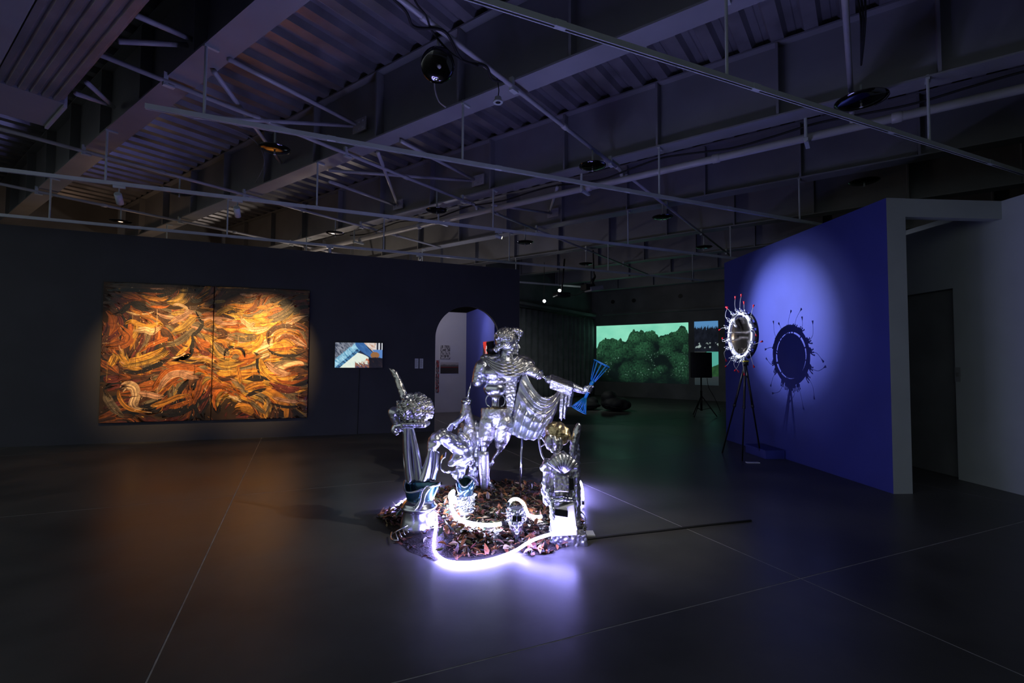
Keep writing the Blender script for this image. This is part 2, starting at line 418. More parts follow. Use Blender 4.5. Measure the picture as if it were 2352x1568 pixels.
# ribbed soffit box near the left
bx = thing('ribbed_soffit', uvz(5, 0.9, 4.4), 'dark ribbed metal soffit box hung under the roof at upper left', 'soffit')
m_ = MB(); pr = []; v = 0.8; k = 0
while v < 1.33: pr += [(v, 4.40), (v + 0.045, 4.40), (v + 0.06, 4.425), (v + 0.078, 4.425)]; v += 0.09
vs = [uvz(2.0, a, b) for a, b in pr] + [uvz(7.08, a, b) for a, b in pr]; n = len(pr)
m_.add(vs, [(i, n + i, n + i + 1, i + 1) for i in range(n - 1)])
vend = pr[-1][0]
m_.box(uvz(4.54, (0.8 + vend) / 2, 4.62), B_, P_, UP, 5.08, vend - 0.8 - 0.002, 0.36)
m_.build('ribbed_panel', 'deck', bx)
m_ = MB(); m_.box(uvz(7.54, 1.06, 4.56), B_, P_, UP, 0.9, 0.56, 0.32); m_.build('end_pan', 'steel', bx)
m_ = MB(); m_.box(uvz(5.0, 0.18, 4.58), B_, P_, UP, 6.0, 1.22, 0.36); m_.build('flat_panel', 'steel', bx)
m_ = MB(); m_.box(uvz(7.55, 1.355, 4.52), B_, P_, UP, 0.86, 0.03, 0.3); m_.build('edge_lip', 'pipe', bx)
for a, c in ((3, 0.5), (6, 0.5), (7.6, 1.0)):
    m_ = MB(); m_.tube([uvz(a, c, 4.74), uvz(a, c, 5.8)], 0.012, 8); m_.build('hanger', 'steel', bx)

# ------------------------------------------------------------------ pipes
ZP = 4.74
def pipe(u, v0, v1, label, z=ZP, r=0.028, drops=()):
    t = thing('sprinkler_pipe', uvz(u, v0, z), label, 'pipe', 'branch sprinkler pipes')
    m_ = MB(); m_.tube([uvz(u, v0, z), uvz(u, v1, z)], r, 14); m_.build('tube', 'pipe', t, True)
    for bv in BV:
        if v0 < bv < v1:
            m_ = MB(); m_.box(uvz(u, bv - 0.16, z + 0.02), B_, P_, UP, 0.05, 0.045, 0.15); m_.box(uvz(u, bv - 0.12, z - 0.045), B_, P_, UP, 0.06, 0.1, 0.02)
            m_.build('beam_clamp', 'track', t)
    c = v0 + 1.1
    while c < v1:
        m_ = MB(); m_.lathe(uvz(u, c - 0.05, z), P_, [(0, r * 1.02), (0.01, r * 1.35), (0.09, r * 1.35), (0.1, r * 1.02)], 14, cap=False); m_.build('coupling', 'pipe', t, True); c += 2.55
    return t
pipe(6.36, -0.6, 9.7, 'slim sprinkler pipe running above the bright-gold dish sprinkler in the ceiling')
pipe(3.23, -0.6, 7.46, 'slim sprinkler pipe wound with black cables near the tilted dish at top centre')
pipe(9.55, -0.6, 9.7, 'slim sprinkler pipe crossing above the painting behind the two hanging spotlights')
pipe(12.6, -0.6, 9.7, 'slim sprinkler pipe farthest left, low over the dark partition top')
pipe(0.1, 3.3, 7.46, 'slim sprinkler pipe at right with thick cable loop beside large dish')
def pipe2(u, v0, v1, label):
    t = thing('sprinkler_pipe', uvz(u, v0, ZP), label, 'pipe', 'branch sprinkler pipes')
    m_ = MB(); m_.tube([uvz(u, v0, ZP), uvz(u, v1, ZP)], 0.026, 12); m_.build('tube', 'pipe', t, True)
    for bv in BV:
        if v0 < bv < v1: m_ = MB(); m_.box(uvz(u, bv - 0.16, ZP + 0.02), B_, P_, UP, 0.05, 0.045, 0.15); m_.build('beam_clamp', 'track', t)
pipe2(3.23, 7.55, 15.4, 'dim sprinkler pipe going back from the main pipe toward the blue wall top')
pipe2(6.36, 7.55, 17.0, 'dim sprinkler pipe going back over the two ceiling projectors')
# main pipe along the girders
QV, QZ = 7.5, 4.60
t = thing('main_pipe', uvz(5, QV, QZ), 'thick white main pipe running diagonally under the girders', 'pipe')
m_ = MB(); m_.tube([uvz(U0 + .2, QV, QZ), uvz(13.5, QV, QZ)], 0.055, 18); m_.build('tube', 'pipe', t, True)
u = -4.6
while u < 13:
    m_ = MB(); m_.lathe(uvz(u, QV, QZ), B_, [(0, .056), (0.01, .066), (.1, .066), (.11, .056)], 18, cap=False); m_.build('coupling', 'pipe', t, True); u += 2.1
for u in (-2.6, 0.6, 3.9, 7.3, 10.2):
    m_ = MB(); m_.tube([uvz(u, QV - 0.16, ZB), uvz(u, QV - 0.16, QZ - 0.12)], 0.02, 8); m_.box(uvz(u, QV - 0.03, QZ - 0.085), P_, B_, UP, 0.3, 0.05, 0.04)
    m_.build('bracket', 'track', t)
for u in (3.23, 6.36, 9.55, 12.6, 0.1):
    m_ = MB(); m_.tube(smoothpath([uvz(u, QV - 0.25, ZP), uvz(u, QV - 0.06, ZP - 0.005), uvz(u, QV, QZ + 0.03)], 5), 0.032, 12); m_.build('elbow', 'pipe', t, True)
# cables
def cable(name, pts, r, label, cat='cable', m='rubber', n=8, group=None):
    o = MB().tube(smoothpath(pts, n), r, 6).build(name, m, smooth=True); return tag(o, label, cat, group)
cable('ceiling_cable', [uvz(u, QV - 0.1 + 0.05 * math.sin(u * 2), QZ + 0.10 + 0.04 * math.sin(u * 3.1)) for u in [x * 0.5 for x in range(-4, 22)]], 0.014, 'black cable lying along the thick white main pipe')
def pb(v, a=0.0): return uvz(3.23 + a, v, ZP - 0.03)
cable('ceiling_cable', [pb(2.2, .02) + UP * .05, pb(2.8, .03), pb(3.0, .09) - UP * .04, pb(3.25, -.05), pb(3.6, .04) - UP * .06, pb(3.9, -.02), pb(4.1, .05) - UP * .02, pb(4.3, 0) + UP * .03], 0.014, 'black cable twisted round the pipe beside the tilted dish')
cable('ceiling_cable', [pb(1.9, -.25) + UP * .9, pb(2.4, -.2) + UP * .6, pb(2.8, -.08) + UP * .1, pb(3.0, -.06), pb(3.2, .05), pb(3.5, .05) - UP * .07, pb(3.8, 0) - UP * .04], 0.010, 'thin black cable dropping from the deck onto the sprinkler pipe')
for k, lb in enumerate(('outer black cable hanging beside the right-hand pipe top', 'middle black cable hanging beside the right-hand pipe top', 'inner black cable hanging beside the right-hand pipe top')):
    cable('ceiling_cable', [atd(1960 + 12 * k, -40, 4.3), atd(1976 + 6 * k, 30, 4.5), atd(1978 + 3 * k, 95, 4.75), atd(1978, 150, 5.0)], 0.009, lb)
cable('deck_cable', [uvz(8.6, 2.5, 5.7), uvz(9.0, 3.1, 5.68), uvz(9.1, 3.8, 5.72), uvz(9.0, 4.3, 5.6), uvz(8.85, 4.42, 5.2), uvz(9.2, 4.44, 4.9)], 0.009, 'pale cable looping down the girder above the painting', m='wire')
cable('deck_cable', [atd(998, 176, 5.5), atd(999, 205, 5.55), atd(1008, 232, 5.6), atd(1024, 246, 5.62)], 0.010, 'grey cable curving down from the tilted dish to the girder', m='wire')

# ------------------------------------------------------------------ sprinkler heat-collector dishes
def dish(px, dep, label, rad=0.2, ztop=ZP, tilt=None, thin=False):
    q = atd(*px, dep); t = thing('sprinkler_dish', q, label, 'sprinkler dish', 'sprinkler dishes')
    ax = Vector(tilt).normalized() if tilt else UP
    m_ = MB(); m_.lathe(q, ax, [(-0.028, 0.0), (-0.028, rad * 0.45), (-0.012, rad * 0.8), (0.006, rad), (0.012, rad), (0.0, rad * 0.8), (-0.012, rad * 0.45), (-0.014, 0.001)], 32, cap=False); m_.build('plate', 'dish', t, True)
    if ztop:
        m_ = MB(); m_.tube([q - UP * 0.01, Vector((q.x, q.y, ztop))], 0.013, 8); m_.build('stem', 'track', t, True)
    m_ = MB(); m_.lathe(q, ax, [(-0.075, 0.012), (-0.07, 0.02), (-0.06, 0.008), (-0.02, 0.012)], 10); m_.build('sprinkler_head', 'pipe', t, True)
def dep_pipe(px, u, z):   # where the ray meets the pipe's vertical plane
    return atp(*px, B_ * u, B_).y
dish((631, 343), dep_pipe((631, 343), 6.36, 0), 'chrome sprinkler dish catching an orange glint below the long ceiling track', 0.2)
dish((1003, 484), dep_pipe((1003, 484), 6.36, 0), 'dark sprinkler dish hanging above the arch beside the main pipe', 0.2)
dish((1361, 382), dep_pipe((1361, 382), 3.23, 0), 'black sprinkler dish in front of girder, above the statue right side', 0.2)
dish((770, 536), dep_pipe((770, 536), 9.55, 0), 'small bright-rimmed sprinkler dish just above the partition top', 0.2)
dish((412, 443), dep_pipe((412, 443), 9.55, 0), 'sprinkler dish half hidden behind the track above the painting', 0.2)
dish((277, 510), dep_pipe((277, 510), 12.6, 0), 'sprinkler dish farthest left, low above the painting wall', 0.2)
dish((1522, 499), dep_pipe((1522, 499), 3.23, 0), 'dim sprinkler dish above the big projection picture', 0.2)
dish((1617, 568), dep_pipe((1617, 568), 3.23, 0), 'dim sprinkler dish nearest the top corner of the blue wall', 0.2)
dish((1206, 557), dep_pipe((1206, 557), 6.36, 0), 'dim sprinkler dish just right of the lit spotlight', 0.2)
dish((1346, 606), dep_pipe((1346, 606), 6.36, 0), 'dim sprinkler dish above the two ceiling projectors', 0.2)
dish((1978, 232), 5.4, 'large dark sprinkler dish at right under the cable bundle', 0.26)
dish((1985, 418), 8.6, 'very dark sprinkler dish above the top of the blue wall', 0.24)
tp = pb(3.4, 0); dish((1006, 150), tp.y, 'black tilted sprinkler dish hanging by its stem at top centre', 0.165, tilt=(-0.3, 0.72, 0.62))
# hanging downlight
q = atd(1144, 233, 5.45); t = thing('hanging_downlight', q, 'small grey downlight dangling by its wire under the girder', 'lamp')
m_ = MB(); m_.lathe(q, UP, [(-0.012, 0.03), (-0.02, 0.05), (-0.012, 0.056), (0.0, 0.056), (0.004, 0.04), (0.05, 0.036), (0.055, 0.02)], 20); m_.build('housing', 'track', t, True)
m_ = MB(); m_.lathe(q, UP, [(-0.0135, 0.001), (-0.0132, 0.029)], 20); m_.build('lens', 'black', t)
m_ = MB(); m_.tube(smoothpath([q + UP * .05, q + UP * .12 - B_ * .01, q + UP * .2, q + UP * .3 + B_ * .02], 5), 0.006, 6); m_.build('wire', 'rubber', t)

# ------------------------------------------------------------------ lighting tracks hung from the girders
ZTR = 4.05
def ontrack(n, s, z=ZTR): return T_ * s + N_ * n + UP * z
def track(n, s0, s1, label, z=ZTR):
    t = thing('light_track', ontrack(n, (s0 + s1) / 2, z), label, 'track', 'suspended lighting tracks')
    m_ = MB(); c = ontrack(n, (s0 + s1) / 2, z)
    m_.box(c + N_ * 0.0 + UP * 0.012, T_, N_, UP, s1 - s0, 0.036, 0.03); m_.box(c + N_ * 0.0135 - UP * 0.0125, T_, N_, UP, s1 - s0, 0.009, 0.0205); m_.box(c - N_ * 0.0135 - UP * 0.0125, T_, N_, UP, s1 - s0, 0.009, 0.0205)
    m_.build('rail', 'track', t)
    m_ = MB(); m_.box(c - UP * 0.009, T_, N_, UP, s1 - s0 - 0.01, 0.0175, 0.0115); m_.build('slot', 'slot', t)
    for bv in BV:
        s = (bv - 0.13 - n * N_.dot(P_)) / T_.dot(P_)
        if s0 + .05 < s < s1 - .05:
            q = ontrack(n, s, z)
            m_ = MB(); m_.tube([q + UP * .027, Vector((q.x, q.y, ZB + 0.03))], 0.0145, 8); m_.box(Vector((q.x, q.y, ZB - 0.012)) + P_ * 0.05, P_, B_, UP, 0.14, 0.035, 0.02)
            m_.build('hanger_rod', 'track', t)
    s = s0 + 1.7
    while s < s1 - .2:
        m_ = MB(); m_.box(ontrack(n, s, z + .004), T_, N_, UP, 0.09, 0.042, 0.052); m_.build('joint_cover', 'track', t); s += 2.0
    return t
def tsx(n, x):   # s at which the track's vertical plane crosses image column x
    q = atp(x, 400, N_ * n, N_); return q.dot(T_)
track(3.046, -4.0, tsx(3.046, 2450), 'nearest lighting track, crossing the top right of the view')
track(5.69, tsx(5.69, 328), tsx(5.69, 1905), 'second nearest lighting track, its free end over the left girder')
track(8.41, -9.5, tsx(8.41, 1700), 'third lighting track carrying the hanging and lit spotlights')
track(11.11, -10.5, tsx(11.11, 1615), 'fourth lighting track skimming the top of the dark partition')
track(13.8, -4.5, tsx(13.8, 1345), 'farthest lighting track, seen low behind the statue head')
track(1.77, -2.5, 4.0, 'lighting track overhead carrying the statue spotlight', z=4.35)

def spot_head(q, aim, name, label, length=0.17, rad=0.045, lit=None, size=R(60), power=0, blend=0.6, color=(1, .9, .8), soft=0.03, m='track', face='glass', drop=0.12, hot=None):
    """cylinder lamp on a stem under the rail at q, aimed at a point; its own light sits in its mouth"""
    t = thing(name, q, label, 'spotlight', 'track spotlights')
    q = Vector(q); m_ = MB(); m_.box(q - UP * 0.042, T_, N_, UP, 0.14, 0.034, 0.036); m_.build('adaptor', m, t)
    piv = q - UP * drop
    m_ = MB(); m_.tube([q - UP * 0.06, piv], 0.009, 8); m_.build('stem', m, t, True)
    ax = (Vector(aim) - piv).normalized()
    a = piv - ax * length * 0.45
    m_ = MB(); m_.lathe(a, ax, [(0, rad * 0.9), (0.006, rad), (length, rad), (length, rad * 0.86), (length - 0.03, rad * 0.8)], 22, cap=False); m_.lathe(a, ax, [(0.0, 0.001), (0.0, rad * 0.9)], 22, cap=False); m_.build('barrel', m, t, True)
    m_ = MB(); m_.lathe(a, ax, [(length - 0.022, 0.001), (length - 0.022, rad * 0.82)], 22, cap=False); m_.build('lens', face, t)
    for pw, sz in ([(power, size)] if power else []) + ([(hot[1], hot[0])] if hot else []):
        ld = bpy.data.lights.new(name, 'SPOT'); ld.energy = pw; ld.spot_size = sz; ld.spot_blend = blend; ld.color = color; ld.shadow_soft_size = soft
        lo = bpy.data.objects.new('spot_lamp', ld); COL.objects.link(lo); lo.parent = t
        lo.location = a + ax * (length + 0.02) - Vector(t.location); lo.rotation_euler = (-ax).to_track_quat('Z', 'Y').to_euler()
    return t
# painting lights
s1_ = tsx(8.41, 275); s2_ = tsx(8.41, 547)
spot_head(ontrack(8.41, s1_), wl(2.45, 1.72), 'track_spotlight', 'white cylinder spotlight left of two hung above the painting', power=PAINT_W * 0.75, size=R(42), blend=1.0, color=(1, .62, .26), drop=0.2)
spot_head(ontrack(8.41, s2_), wl(4.15, 1.75), 'track_spotlight', 'white cylinder spotlight right of two hung above the painting', power=PAINT_W, size=R(41), blend=1.0, color=(1, .62, .26), drop=0.2)
# blue wall light: the glaring one
DC = atd(1702, 770, 8.12)
spot_head(ontrack(8.41, tsx(8.41, 1146)), atp(1800, 735, BA, BN), 'track_spotlight', 'lit spotlight glaring on the third track above the statue', power=BLUEWALL_W, hot=(R(29), 2200), size=R(38), blend=1.0, color=(.74, .79, 1.0), soft=0.012, face='lampface', drop=0.13, length=0.13, rad=0.036)
# statue light, on the overhead track
spot_head(ontrack(1.77, Vector((2.45, 3.0, 0)).dot(T_), 4.35), (0.1, 5.3, 0.6), 'track_spotlight', 'spotlight on the overhead track aimed at the silver statue', power=STATUE_W, size=R(62), blend=0.9, color=(1.0, .95, .88), soft=0.03)
# fittings on the fourth track and distant dots
spot_head(ontrack(11.11, tsx(11.11, 761)), wl(6, 1) + N_ * 3, 'track_spotlight', 'small dark spotlight at the partition top above the wall screen', length=0.12, rad=0.03, drop=0.1)
spot_head(ontrack(11.11, tsx(11.11, 966)), wl(8, 1) + N_ * 4, 'track_spotlight', 'small dark spotlight at the partition top left of the arch', length=0.12, rad=0.03, drop=0.1)
for px, lb in (((1285, 667), 'distant lit spotlight beside the black ceiling projector'), ((1250, 691), 'distant lit spotlight low in front of the curtain top')):
    q = atd(*px, 15.5); t = thing('distant_spotlight', q, lb, 'spotlight', 'distant spotlights')
    m_ = MB(); ax = (CAM - q + Vector((1.5, 0, -1))).normalized()
    m_.lathe(q - ax * 0.1, ax, [(0, 0.03), (0, 0.055), (0.13, 0.055), (0.13, 0.048), (0.11, 0.045)], 18, cap=False); m_.build('barrel', 'black', t, True)
    m_ = MB(); m_.lathe(q, ax, [(0.012, 0.001), (0.012, 0.045)], 18, cap=False); m_.build('lens', 'lampdot', t)
    ld = bpy.data.lights.new('far_room_fill', 'SPOT'); ld.energy = 70; ld.spot_size = R(150); ld.spot_blend = 1; ld.color = (.9, 1, .95); ld.shadow_soft_size = .05  # added fill for the dim far room, aimed away from the lens
    lo = bpy.data.objects.new('far_room_fill', ld); COL.objects.link(lo); lo.parent = t; lo.location = ax * .05; lo.rotation_euler = (-Vector((.3, .75, -.6))).to_track_quat('Z', 'Y').to_euler()
    m_ = MB(); m_.tube([q - ax * 0.05 + UP * 0.04, Vector((q.x, q.y, ZTR + 0.7))], 0.01, 6); m_.build('stem', 'black', t)
# lamps in the room behind the dark partition
def hidden_room_light(name, loc, e, col, r=0.15):
    ld = bpy.data.lights.new(name, 'POINT'); ld.energy = e; ld.color = col; ld.shadow_soft_size = r
    o = bpy.data.objects.new(name, ld); COL.objects.link(o); o.location = loc; return o
hidden_room_light('back_room_lamp', wl(0.8, 3.3, -2.2), 16, (1, .62, .38))
hidden_room_light('back_room_lamp', wl(5.2, 3.0, -3.2), 45, (1, .82, .66))

# ------------------------------------------------------------------ the diptych: strokes of oil paint on two canvases
PS0, PSM, PS1, PZ0, PZ1, POFF = 1.475, 3.325, 5.10, 0.39, 3.055, 0.05
PAL = dict(gold=(.80, .40, .05), amber=(.58, .24, .03), sienna=(.36, .10, .015), umber=(.10, .038, .012), black=(.018, .012, .009), cream=(.82, .56, .30), ochre=(.48, .28, .05),
           olive=(.20, .15, .08), maroon=(.15, .03, .018), pink=(.62, .34, .20), rust=(.48, .13, .015))
canv = []
for a, b, lb in ((PS0, PSM - 0.006, 'left canvas of the orange abstract diptych, swirling amber and brown strokes'), (PSM + 0.006, PS1, 'right canvas of the orange abstract diptych, brightest gold near its centre')):
    t = thing('abstract_painting', wl((a + b) / 2, PZ0, 0.02), lb, 'painting', 'diptych canvases')
    m_ = MB(); m_.box(wl((a + b) / 2, (PZ0 + PZ1) / 2, POFF / 2 + 0.004), WD, WN, UP, b - a, POFF - 0.008, PZ1 - PZ0); m_.build('stretched_canvas', 'canvas', t)
    canv.append((a + 0.002, b - 0.002, t, MB()))
rp = random.Random(11)
LAY = [0]
def zpt(zx, zy):
    q = onwl(200 + zx * 0.2678, 600 + zy * 0.2678, POFF); return ((q - WP0).dot(WD), q.z)
def stroke(pts, wid, col, n=4, cols=5, jit=0.45, taper=True, spec=None):
    """pts in wall metres (s,z); a ribbon of bristle streaks"""
    P2 = smoothpath([Vector((a, b, 0)) for a, b in pts], n)
    LAY[0] += 1; off = POFF + 0.0012 + LAY[0] * 3.2e-6
    N = len(P2); lo = min(p.x for p in P2) - wid; hi = max(p.x for p in P2) + wid
    cc = []
    for c in range(cols + 1):
        k = (1 + rp.uniform(-jit, jit)) * rp.choice([1, 1, 1, 1, 1, .3, .55, 1.45]); cc.append((col[0] * k, col[1] * k * rp.uniform(.92, 1.08), col[2] * k))
    rows = []
    for i, p in enumerate(P2):
        d = P2[min(i + 1, N - 1)] - P2[max(i - 1, 0)]; d = d.normalized() if d.length > 1e-9 else Vector((1, 0, 0))
        nr = Vector((-d.y, d.x, 0)); tt = i / (N - 1)
        w_ = wid * (min(1, 0.25 + 3.2 * tt) * min(1, 0.15 + 2.6 * (1 - tt)) if taper else 1) * (1 + 0.18 * noise.noise(Vector((p.x * 5, p.y * 5, wid))))
        rows.append([p + nr * (w_ * (c / cols - 0.5)) for c in range(cols + 1)])
    if cols >= 6:      # ragged bristle ends
        for c in range(cols + 1):
            a0, a1 = int(rp.random() ** 2 * N * .3), N - 1 - int(rp.random() ** 2 * N * .35)
            for i in range(N): rows[i][c] = rows[min(max(i, a0), a1)][c]
    for a, b, t, mb_ in canv:
        if hi < a or lo > b: continue
        vs = [wl(min(max(q.x, a), b), min(max(q.y, PZ0 + .002), PZ1 - .002), off + 0.004 * wid * math.sin(math.pi * c / cols)) for r_ in rows for c, q in enumerate(r_)]
        fs = [(i * (cols + 1) + c, i * (cols + 1) + c + 1, (i + 1) * (cols + 1) + c + 1, (i + 1) * (cols + 1) + c) for i in range(N - 1) for c in range(cols)]
        cl = [tuple(x * (1 + 0.25 * noise.noise(Vector((i * .35, c * 3.1, LAY[0] * .77)))) for x in cc[c]) for i in range(N) for c in range(cols + 1)]
        mb_.add(vs, fs, cl)
def flow(s, z):
    a = 2.6 * noise.noise(Vector((s * 0.75 + 3.1, z * 0.9 + 7.7, 2.0))) + 0.9 * noise.noise(Vector((s * 2.2, z * 2.4, 9.0)))
    return a
def bright(s, z):
    x = (s - PS0) / (PS1 - PS0); y = (z - PZ0) / (PZ1 - PZ0)
    e = min(1, 5 * x) * min(1, 4 * (1 - x)) * min(1, 3.2 * (1 - y)) * min(1, 3.5 * y)
    return e * (0.55 + 0.8 * noise.noise(Vector((s * 1.3, z * 1.7, 4.2)))) + 0.55 * math.exp(-((x - .78) ** 2 / .012 + (y - .58) ** 2 / .06)) + 0.15 * math.exp(-((x - .25) ** 2 / .03 + (y - .6) ** 2 / .03))
def pick(b):
    r_ = rp.random()
    if b > 0.62: return PAL[rp.choice(['gold', 'gold', 'amber', 'cream', 'ochre'])]
    if b > 0.36: return PAL[rp.choice(['amber', 'ochre', 'rust', 'gold', 'pink', 'sienna', 'olive'])]
    if b > 0.15: return PAL[rp.choice(['sienna', 'amber', 'umber', 'ochre', 'rust', 'olive', 'umber'])]
    return PAL[rp.choice(['umber', 'sienna', 'black', 'umber', 'maroon'])]
def rnd_strokes(n, lmin, lmax, wmin, wmax, boost=0.0):
    for _ in range(n):
        s = rp.uniform(PS0 - .1, PS1 + .1); z = rp.uniform(PZ0 - .1, PZ1 + .1); L_ = rp.uniform(lmin, lmax); pts = []; x, y = s, z
        cv = rp.uniform(-1.2, 1.2)
        for k in range(6):
            pts.append((x, y)); a = flow(x, y) + cv * k * 0.12
            x += math.cos(a) * L_ / 5; y += math.sin(a) * L_ / 5 * 0.8
        stroke(pts, rp.uniform(wmin, wmax), pick(bright(s, z) - .06 + rp.uniform(-.15, .15) + boost), n=2, cols=10)
rnd_strokes(420, 0.5, 1.3, 0.12, 0.26)
rnd_strokes(260, 0.25, 0.7, 0.06, 0.16)
Zs = lambda pts, wid, col, **k: stroke([zpt(*p) for p in pts], wid * 0.00208, PAL[col], **k)
BIG = [
 ([(140, 720), (240, 720), (330, 690), (350, 640), (300, 590), (270, 540)], 95, 'sienna'), ([(150, 740), (260, 735), (350, 690), (345, 630), (290, 570)], 30, 'black'),
 ([(320, 540), (380, 515), (460, 545), (540, 560), (620, 530), (660, 560)], 40, 'gold'), ([(400, 600), (500, 580), (560, 600), (640, 560)], 70, 'cream'),
 ([(200, 460), (300, 430), (380, 360), (470, 370), (520, 400)], 45, 'black'), ([(470, 300), (560, 320), (640, 330), (700, 310)], 40, 'amber'), ([(540, 385), (640, 390), (710, 375)], 30, 'rust'),
 ([(330, 430), (430, 455), (520, 450), (580, 430)], 22, 'cream'), ([(480, 450), (560, 420), (590, 440), (530, 470)], 14, 'umber'),
 ([(500, 740), (580, 700), (680, 660), (720, 640)], 45, 'rust'), ([(700, 540), (790, 490), (870, 440), (920, 410)], 60, 'pink'), ([(720, 620), (820, 570), (900, 500), (940, 470)], 70, 'ochre'),
 ([(660, 720), (780, 690), (870, 620), (930, 570)], 60, 'olive'), ([(930, 420), (960, 490), (990, 530), (960, 590), (910, 640), (900, 720), (890, 800), (820, 850), (720, 850)], 34, 'black'),
 ([(760, 810), (830, 760), (880, 690), (890, 640)], 42, 'gold'), ([(720, 830), (800, 820), (850, 780)], 20, 'cream'),
 ([(300, 940), (400, 950), (500, 930), (600, 890), (680, 850), (720, 830)], 42, 'black'), ([(300, 900), (420, 880), (540, 850), (650, 800), (700, 760)], 60, 'ochre'), ([(320, 860), (450, 840), (560, 800), (660, 740)], 60, 'gold'),
 ([(560, 1100), (620, 1010), (700, 930), (800, 905), (900, 915), (990, 940), (1040, 970)], 60, 'rust'), ([(600, 1130), (680, 1000), (780, 960), (880, 990), (960, 1000)], 70, 'pink'),
 ([(290, 1090), (330, 1060), (400, 1080), (420, 1150), (400, 1220), (440, 1260), (540, 1270)], 80, 'cream'), ([(420, 1130), (520, 1140), (600, 1160), (670, 1160)], 60, 'pink'), ([(270, 1100), (280, 1170), (330, 1240), (420, 1280), (520, 1290)], 36, 'amber'),
 ([(620, 1310), (720, 1320), (830, 1290), (920, 1240), (1000, 1190), (1050, 1160)], 42, 'black'), ([(540, 1240), (660, 1210), (780, 1160), (880, 1140)], 50, 'amber'), ([(700, 1260), (800, 1230), (900, 1190)], 40, 'rust'),
 ([(150, 1120), (190, 1200), (240, 1270), (320, 1340)], 70, 'olive'), ([(140, 1000), (220, 1010), (300, 990)], 70, 'maroon'), ([(200, 900), (230, 840), (250, 800)], 60, 'gold'),
 ([(930, 660), (980, 690), (1040, 720), (1070, 720)], 60, 'rust'), ([(960, 760), (1010, 790), (1060, 800)], 40, 'maroon'), ([(1010, 560), (1050, 530), (1080, 530)], 70, 'amber'),
 ([(1090, 530), (1140, 570), (1230, 590), (1310, 585)], 34, 'gold'), ([(1100, 600), (1160, 590), (1180, 640), (1110, 660)], 60, 'umber'), ([(1210, 640), (1300, 650), (1380, 660), (1460, 650)], 85, 'olive'),
 ([(1200, 700), (1300, 720), (1400, 700), (1480, 670)], 40, 'gold'), ([(1420, 730), (1480, 690), (1500, 620)], 60, 'gold'), ([(1100, 680), (1170, 690), (1190, 740)], 36, 'amber'),
 ([(1180, 840), (1185, 780), (1230, 735), (1290, 740), (1345, 770), (1355, 830)], 26, 'black'), ([(1220, 830), (1250, 780), (1300, 780), (1330, 830)], 44, 'amber'), ([(1420, 780), (1460, 800), (1460, 870), (1470, 940), (1490, 1000)], 28, 'black'),
 ([(1490, 830), (1500, 900), (1540, 960), (1600, 1010), (1680, 1050)], 60, 'gold'), ([(1530, 860), (1600, 920), (1680, 960), (1750, 960)], 70, 'pink'), ([(1560, 1040), (1640, 1080), (1740, 1100), (1850, 1090)], 80, 'maroon'), ([(1560, 990), (1650, 1030), (1760, 1040), (1860, 1020)], 40, 'rust'),
 ([(1580, 1160), (1680, 1190), (1780, 1200), (1860, 1180)], 40, 'pink'), ([(1560, 1210), (1650, 1240), (1750, 1250), (1850, 1230)], 28, 'black'), ([(1400, 1200), (1470, 1260), (1540, 1310)], 40, 'olive'), ([(1350, 1100), (1430, 1060), (1520, 1040)], 60, 'amber'), ([(1360, 1160), (1450, 1120), (1540, 1090)], 40, 'black'),
 ([(1540, 740), (1600, 790), (1700, 810), (1800, 805), (1880, 770)], 26, 'black'), ([(1560, 720), (1560, 620), (1640, 560), (1760, 560), (1860, 590)], 50, 'umber'), ([(1600, 700), (1620, 630), (1700, 600), (1800, 620), (1850, 660)], 44, 'amber'), ([(1640, 690), (1680, 650), (1750, 650), (1800, 680)], 36, 'sienna'), ([(1560, 760), (1680, 750), (1800, 730)], 30, 'rust'),
 ([(1110, 950), (1190, 960), (1280, 940)], 60, 'gold'), ([(1120, 1000), (1200, 1010), (1280, 980)], 30, 'umber'), ([(1290, 900), (1310, 980), (1310, 1050)], 34, 'amber'), ([(1180, 1090), (1250, 1130), (1320, 1140)], 44, 'rust'),
 ([(1100, 470), (1150, 430), (1220, 400), (1280, 420)], 50, 'ochre'), ([(1200, 450), (1240, 430), (1290, 440)], 26, 'black'), ([(1310, 470), (1350, 520), (1400, 550), (1440, 520)], 44, 'cream'), ([(1420, 470), (1500, 460), (1570, 440)], 36, 'gold'), ([(1450, 400), (1540, 390), (1600, 360)], 40, 'amber'),
 ([(1100, 240), (1300, 245), (1500, 250), (1700, 265), (1890, 280)], 46, 'umber'), ([(1110, 225), (1300, 230), (1550, 245)], 18, 'amber'), ([(1310, 280), (1380, 290), (1470, 290)], 26, 'pink'), ([(1090, 350), (1150, 345), (1190, 340)], 34, 'ochre'),
 ([(160, 200), (400, 210), (700, 215), (1060, 230)], 60, 'umber'), ([(170, 240), (500, 250), (900, 270)], 34, 'black'), ([(540, 235), (600, 230), (660, 235)], 30, 'pink'), ([(200, 320), (300, 340), (420, 330)], 40, 'maroon'),
 ([(730, 380), (780, 370), (850, 400), (860, 440)], 30, 'cream'), ([(860, 390), (920, 400), (980, 380)], 40, 'umber'), ([(880, 330), (940, 340), (1000, 320)], 44, 'black'),
]
for pts, wid, col in BIG:
    Zs(pts, wid, col, n=6, cols=20, jit=0.5)
    for _ in range(3):
        k = rp.uniform(-.35, .35) * wid
        Zs([(a + k * .6 + rp.uniform(-4, 4), b + k + rp.uniform(-4, 4)) for a, b in pts], wid * rp.uniform(.06, .16), rp.choice(['black', 'cream', 'umber', 'gold', col]), n=4, cols=2)
rnd_strokes(220, 0.06, 0.22, 0.010, 0.03, 0.0)
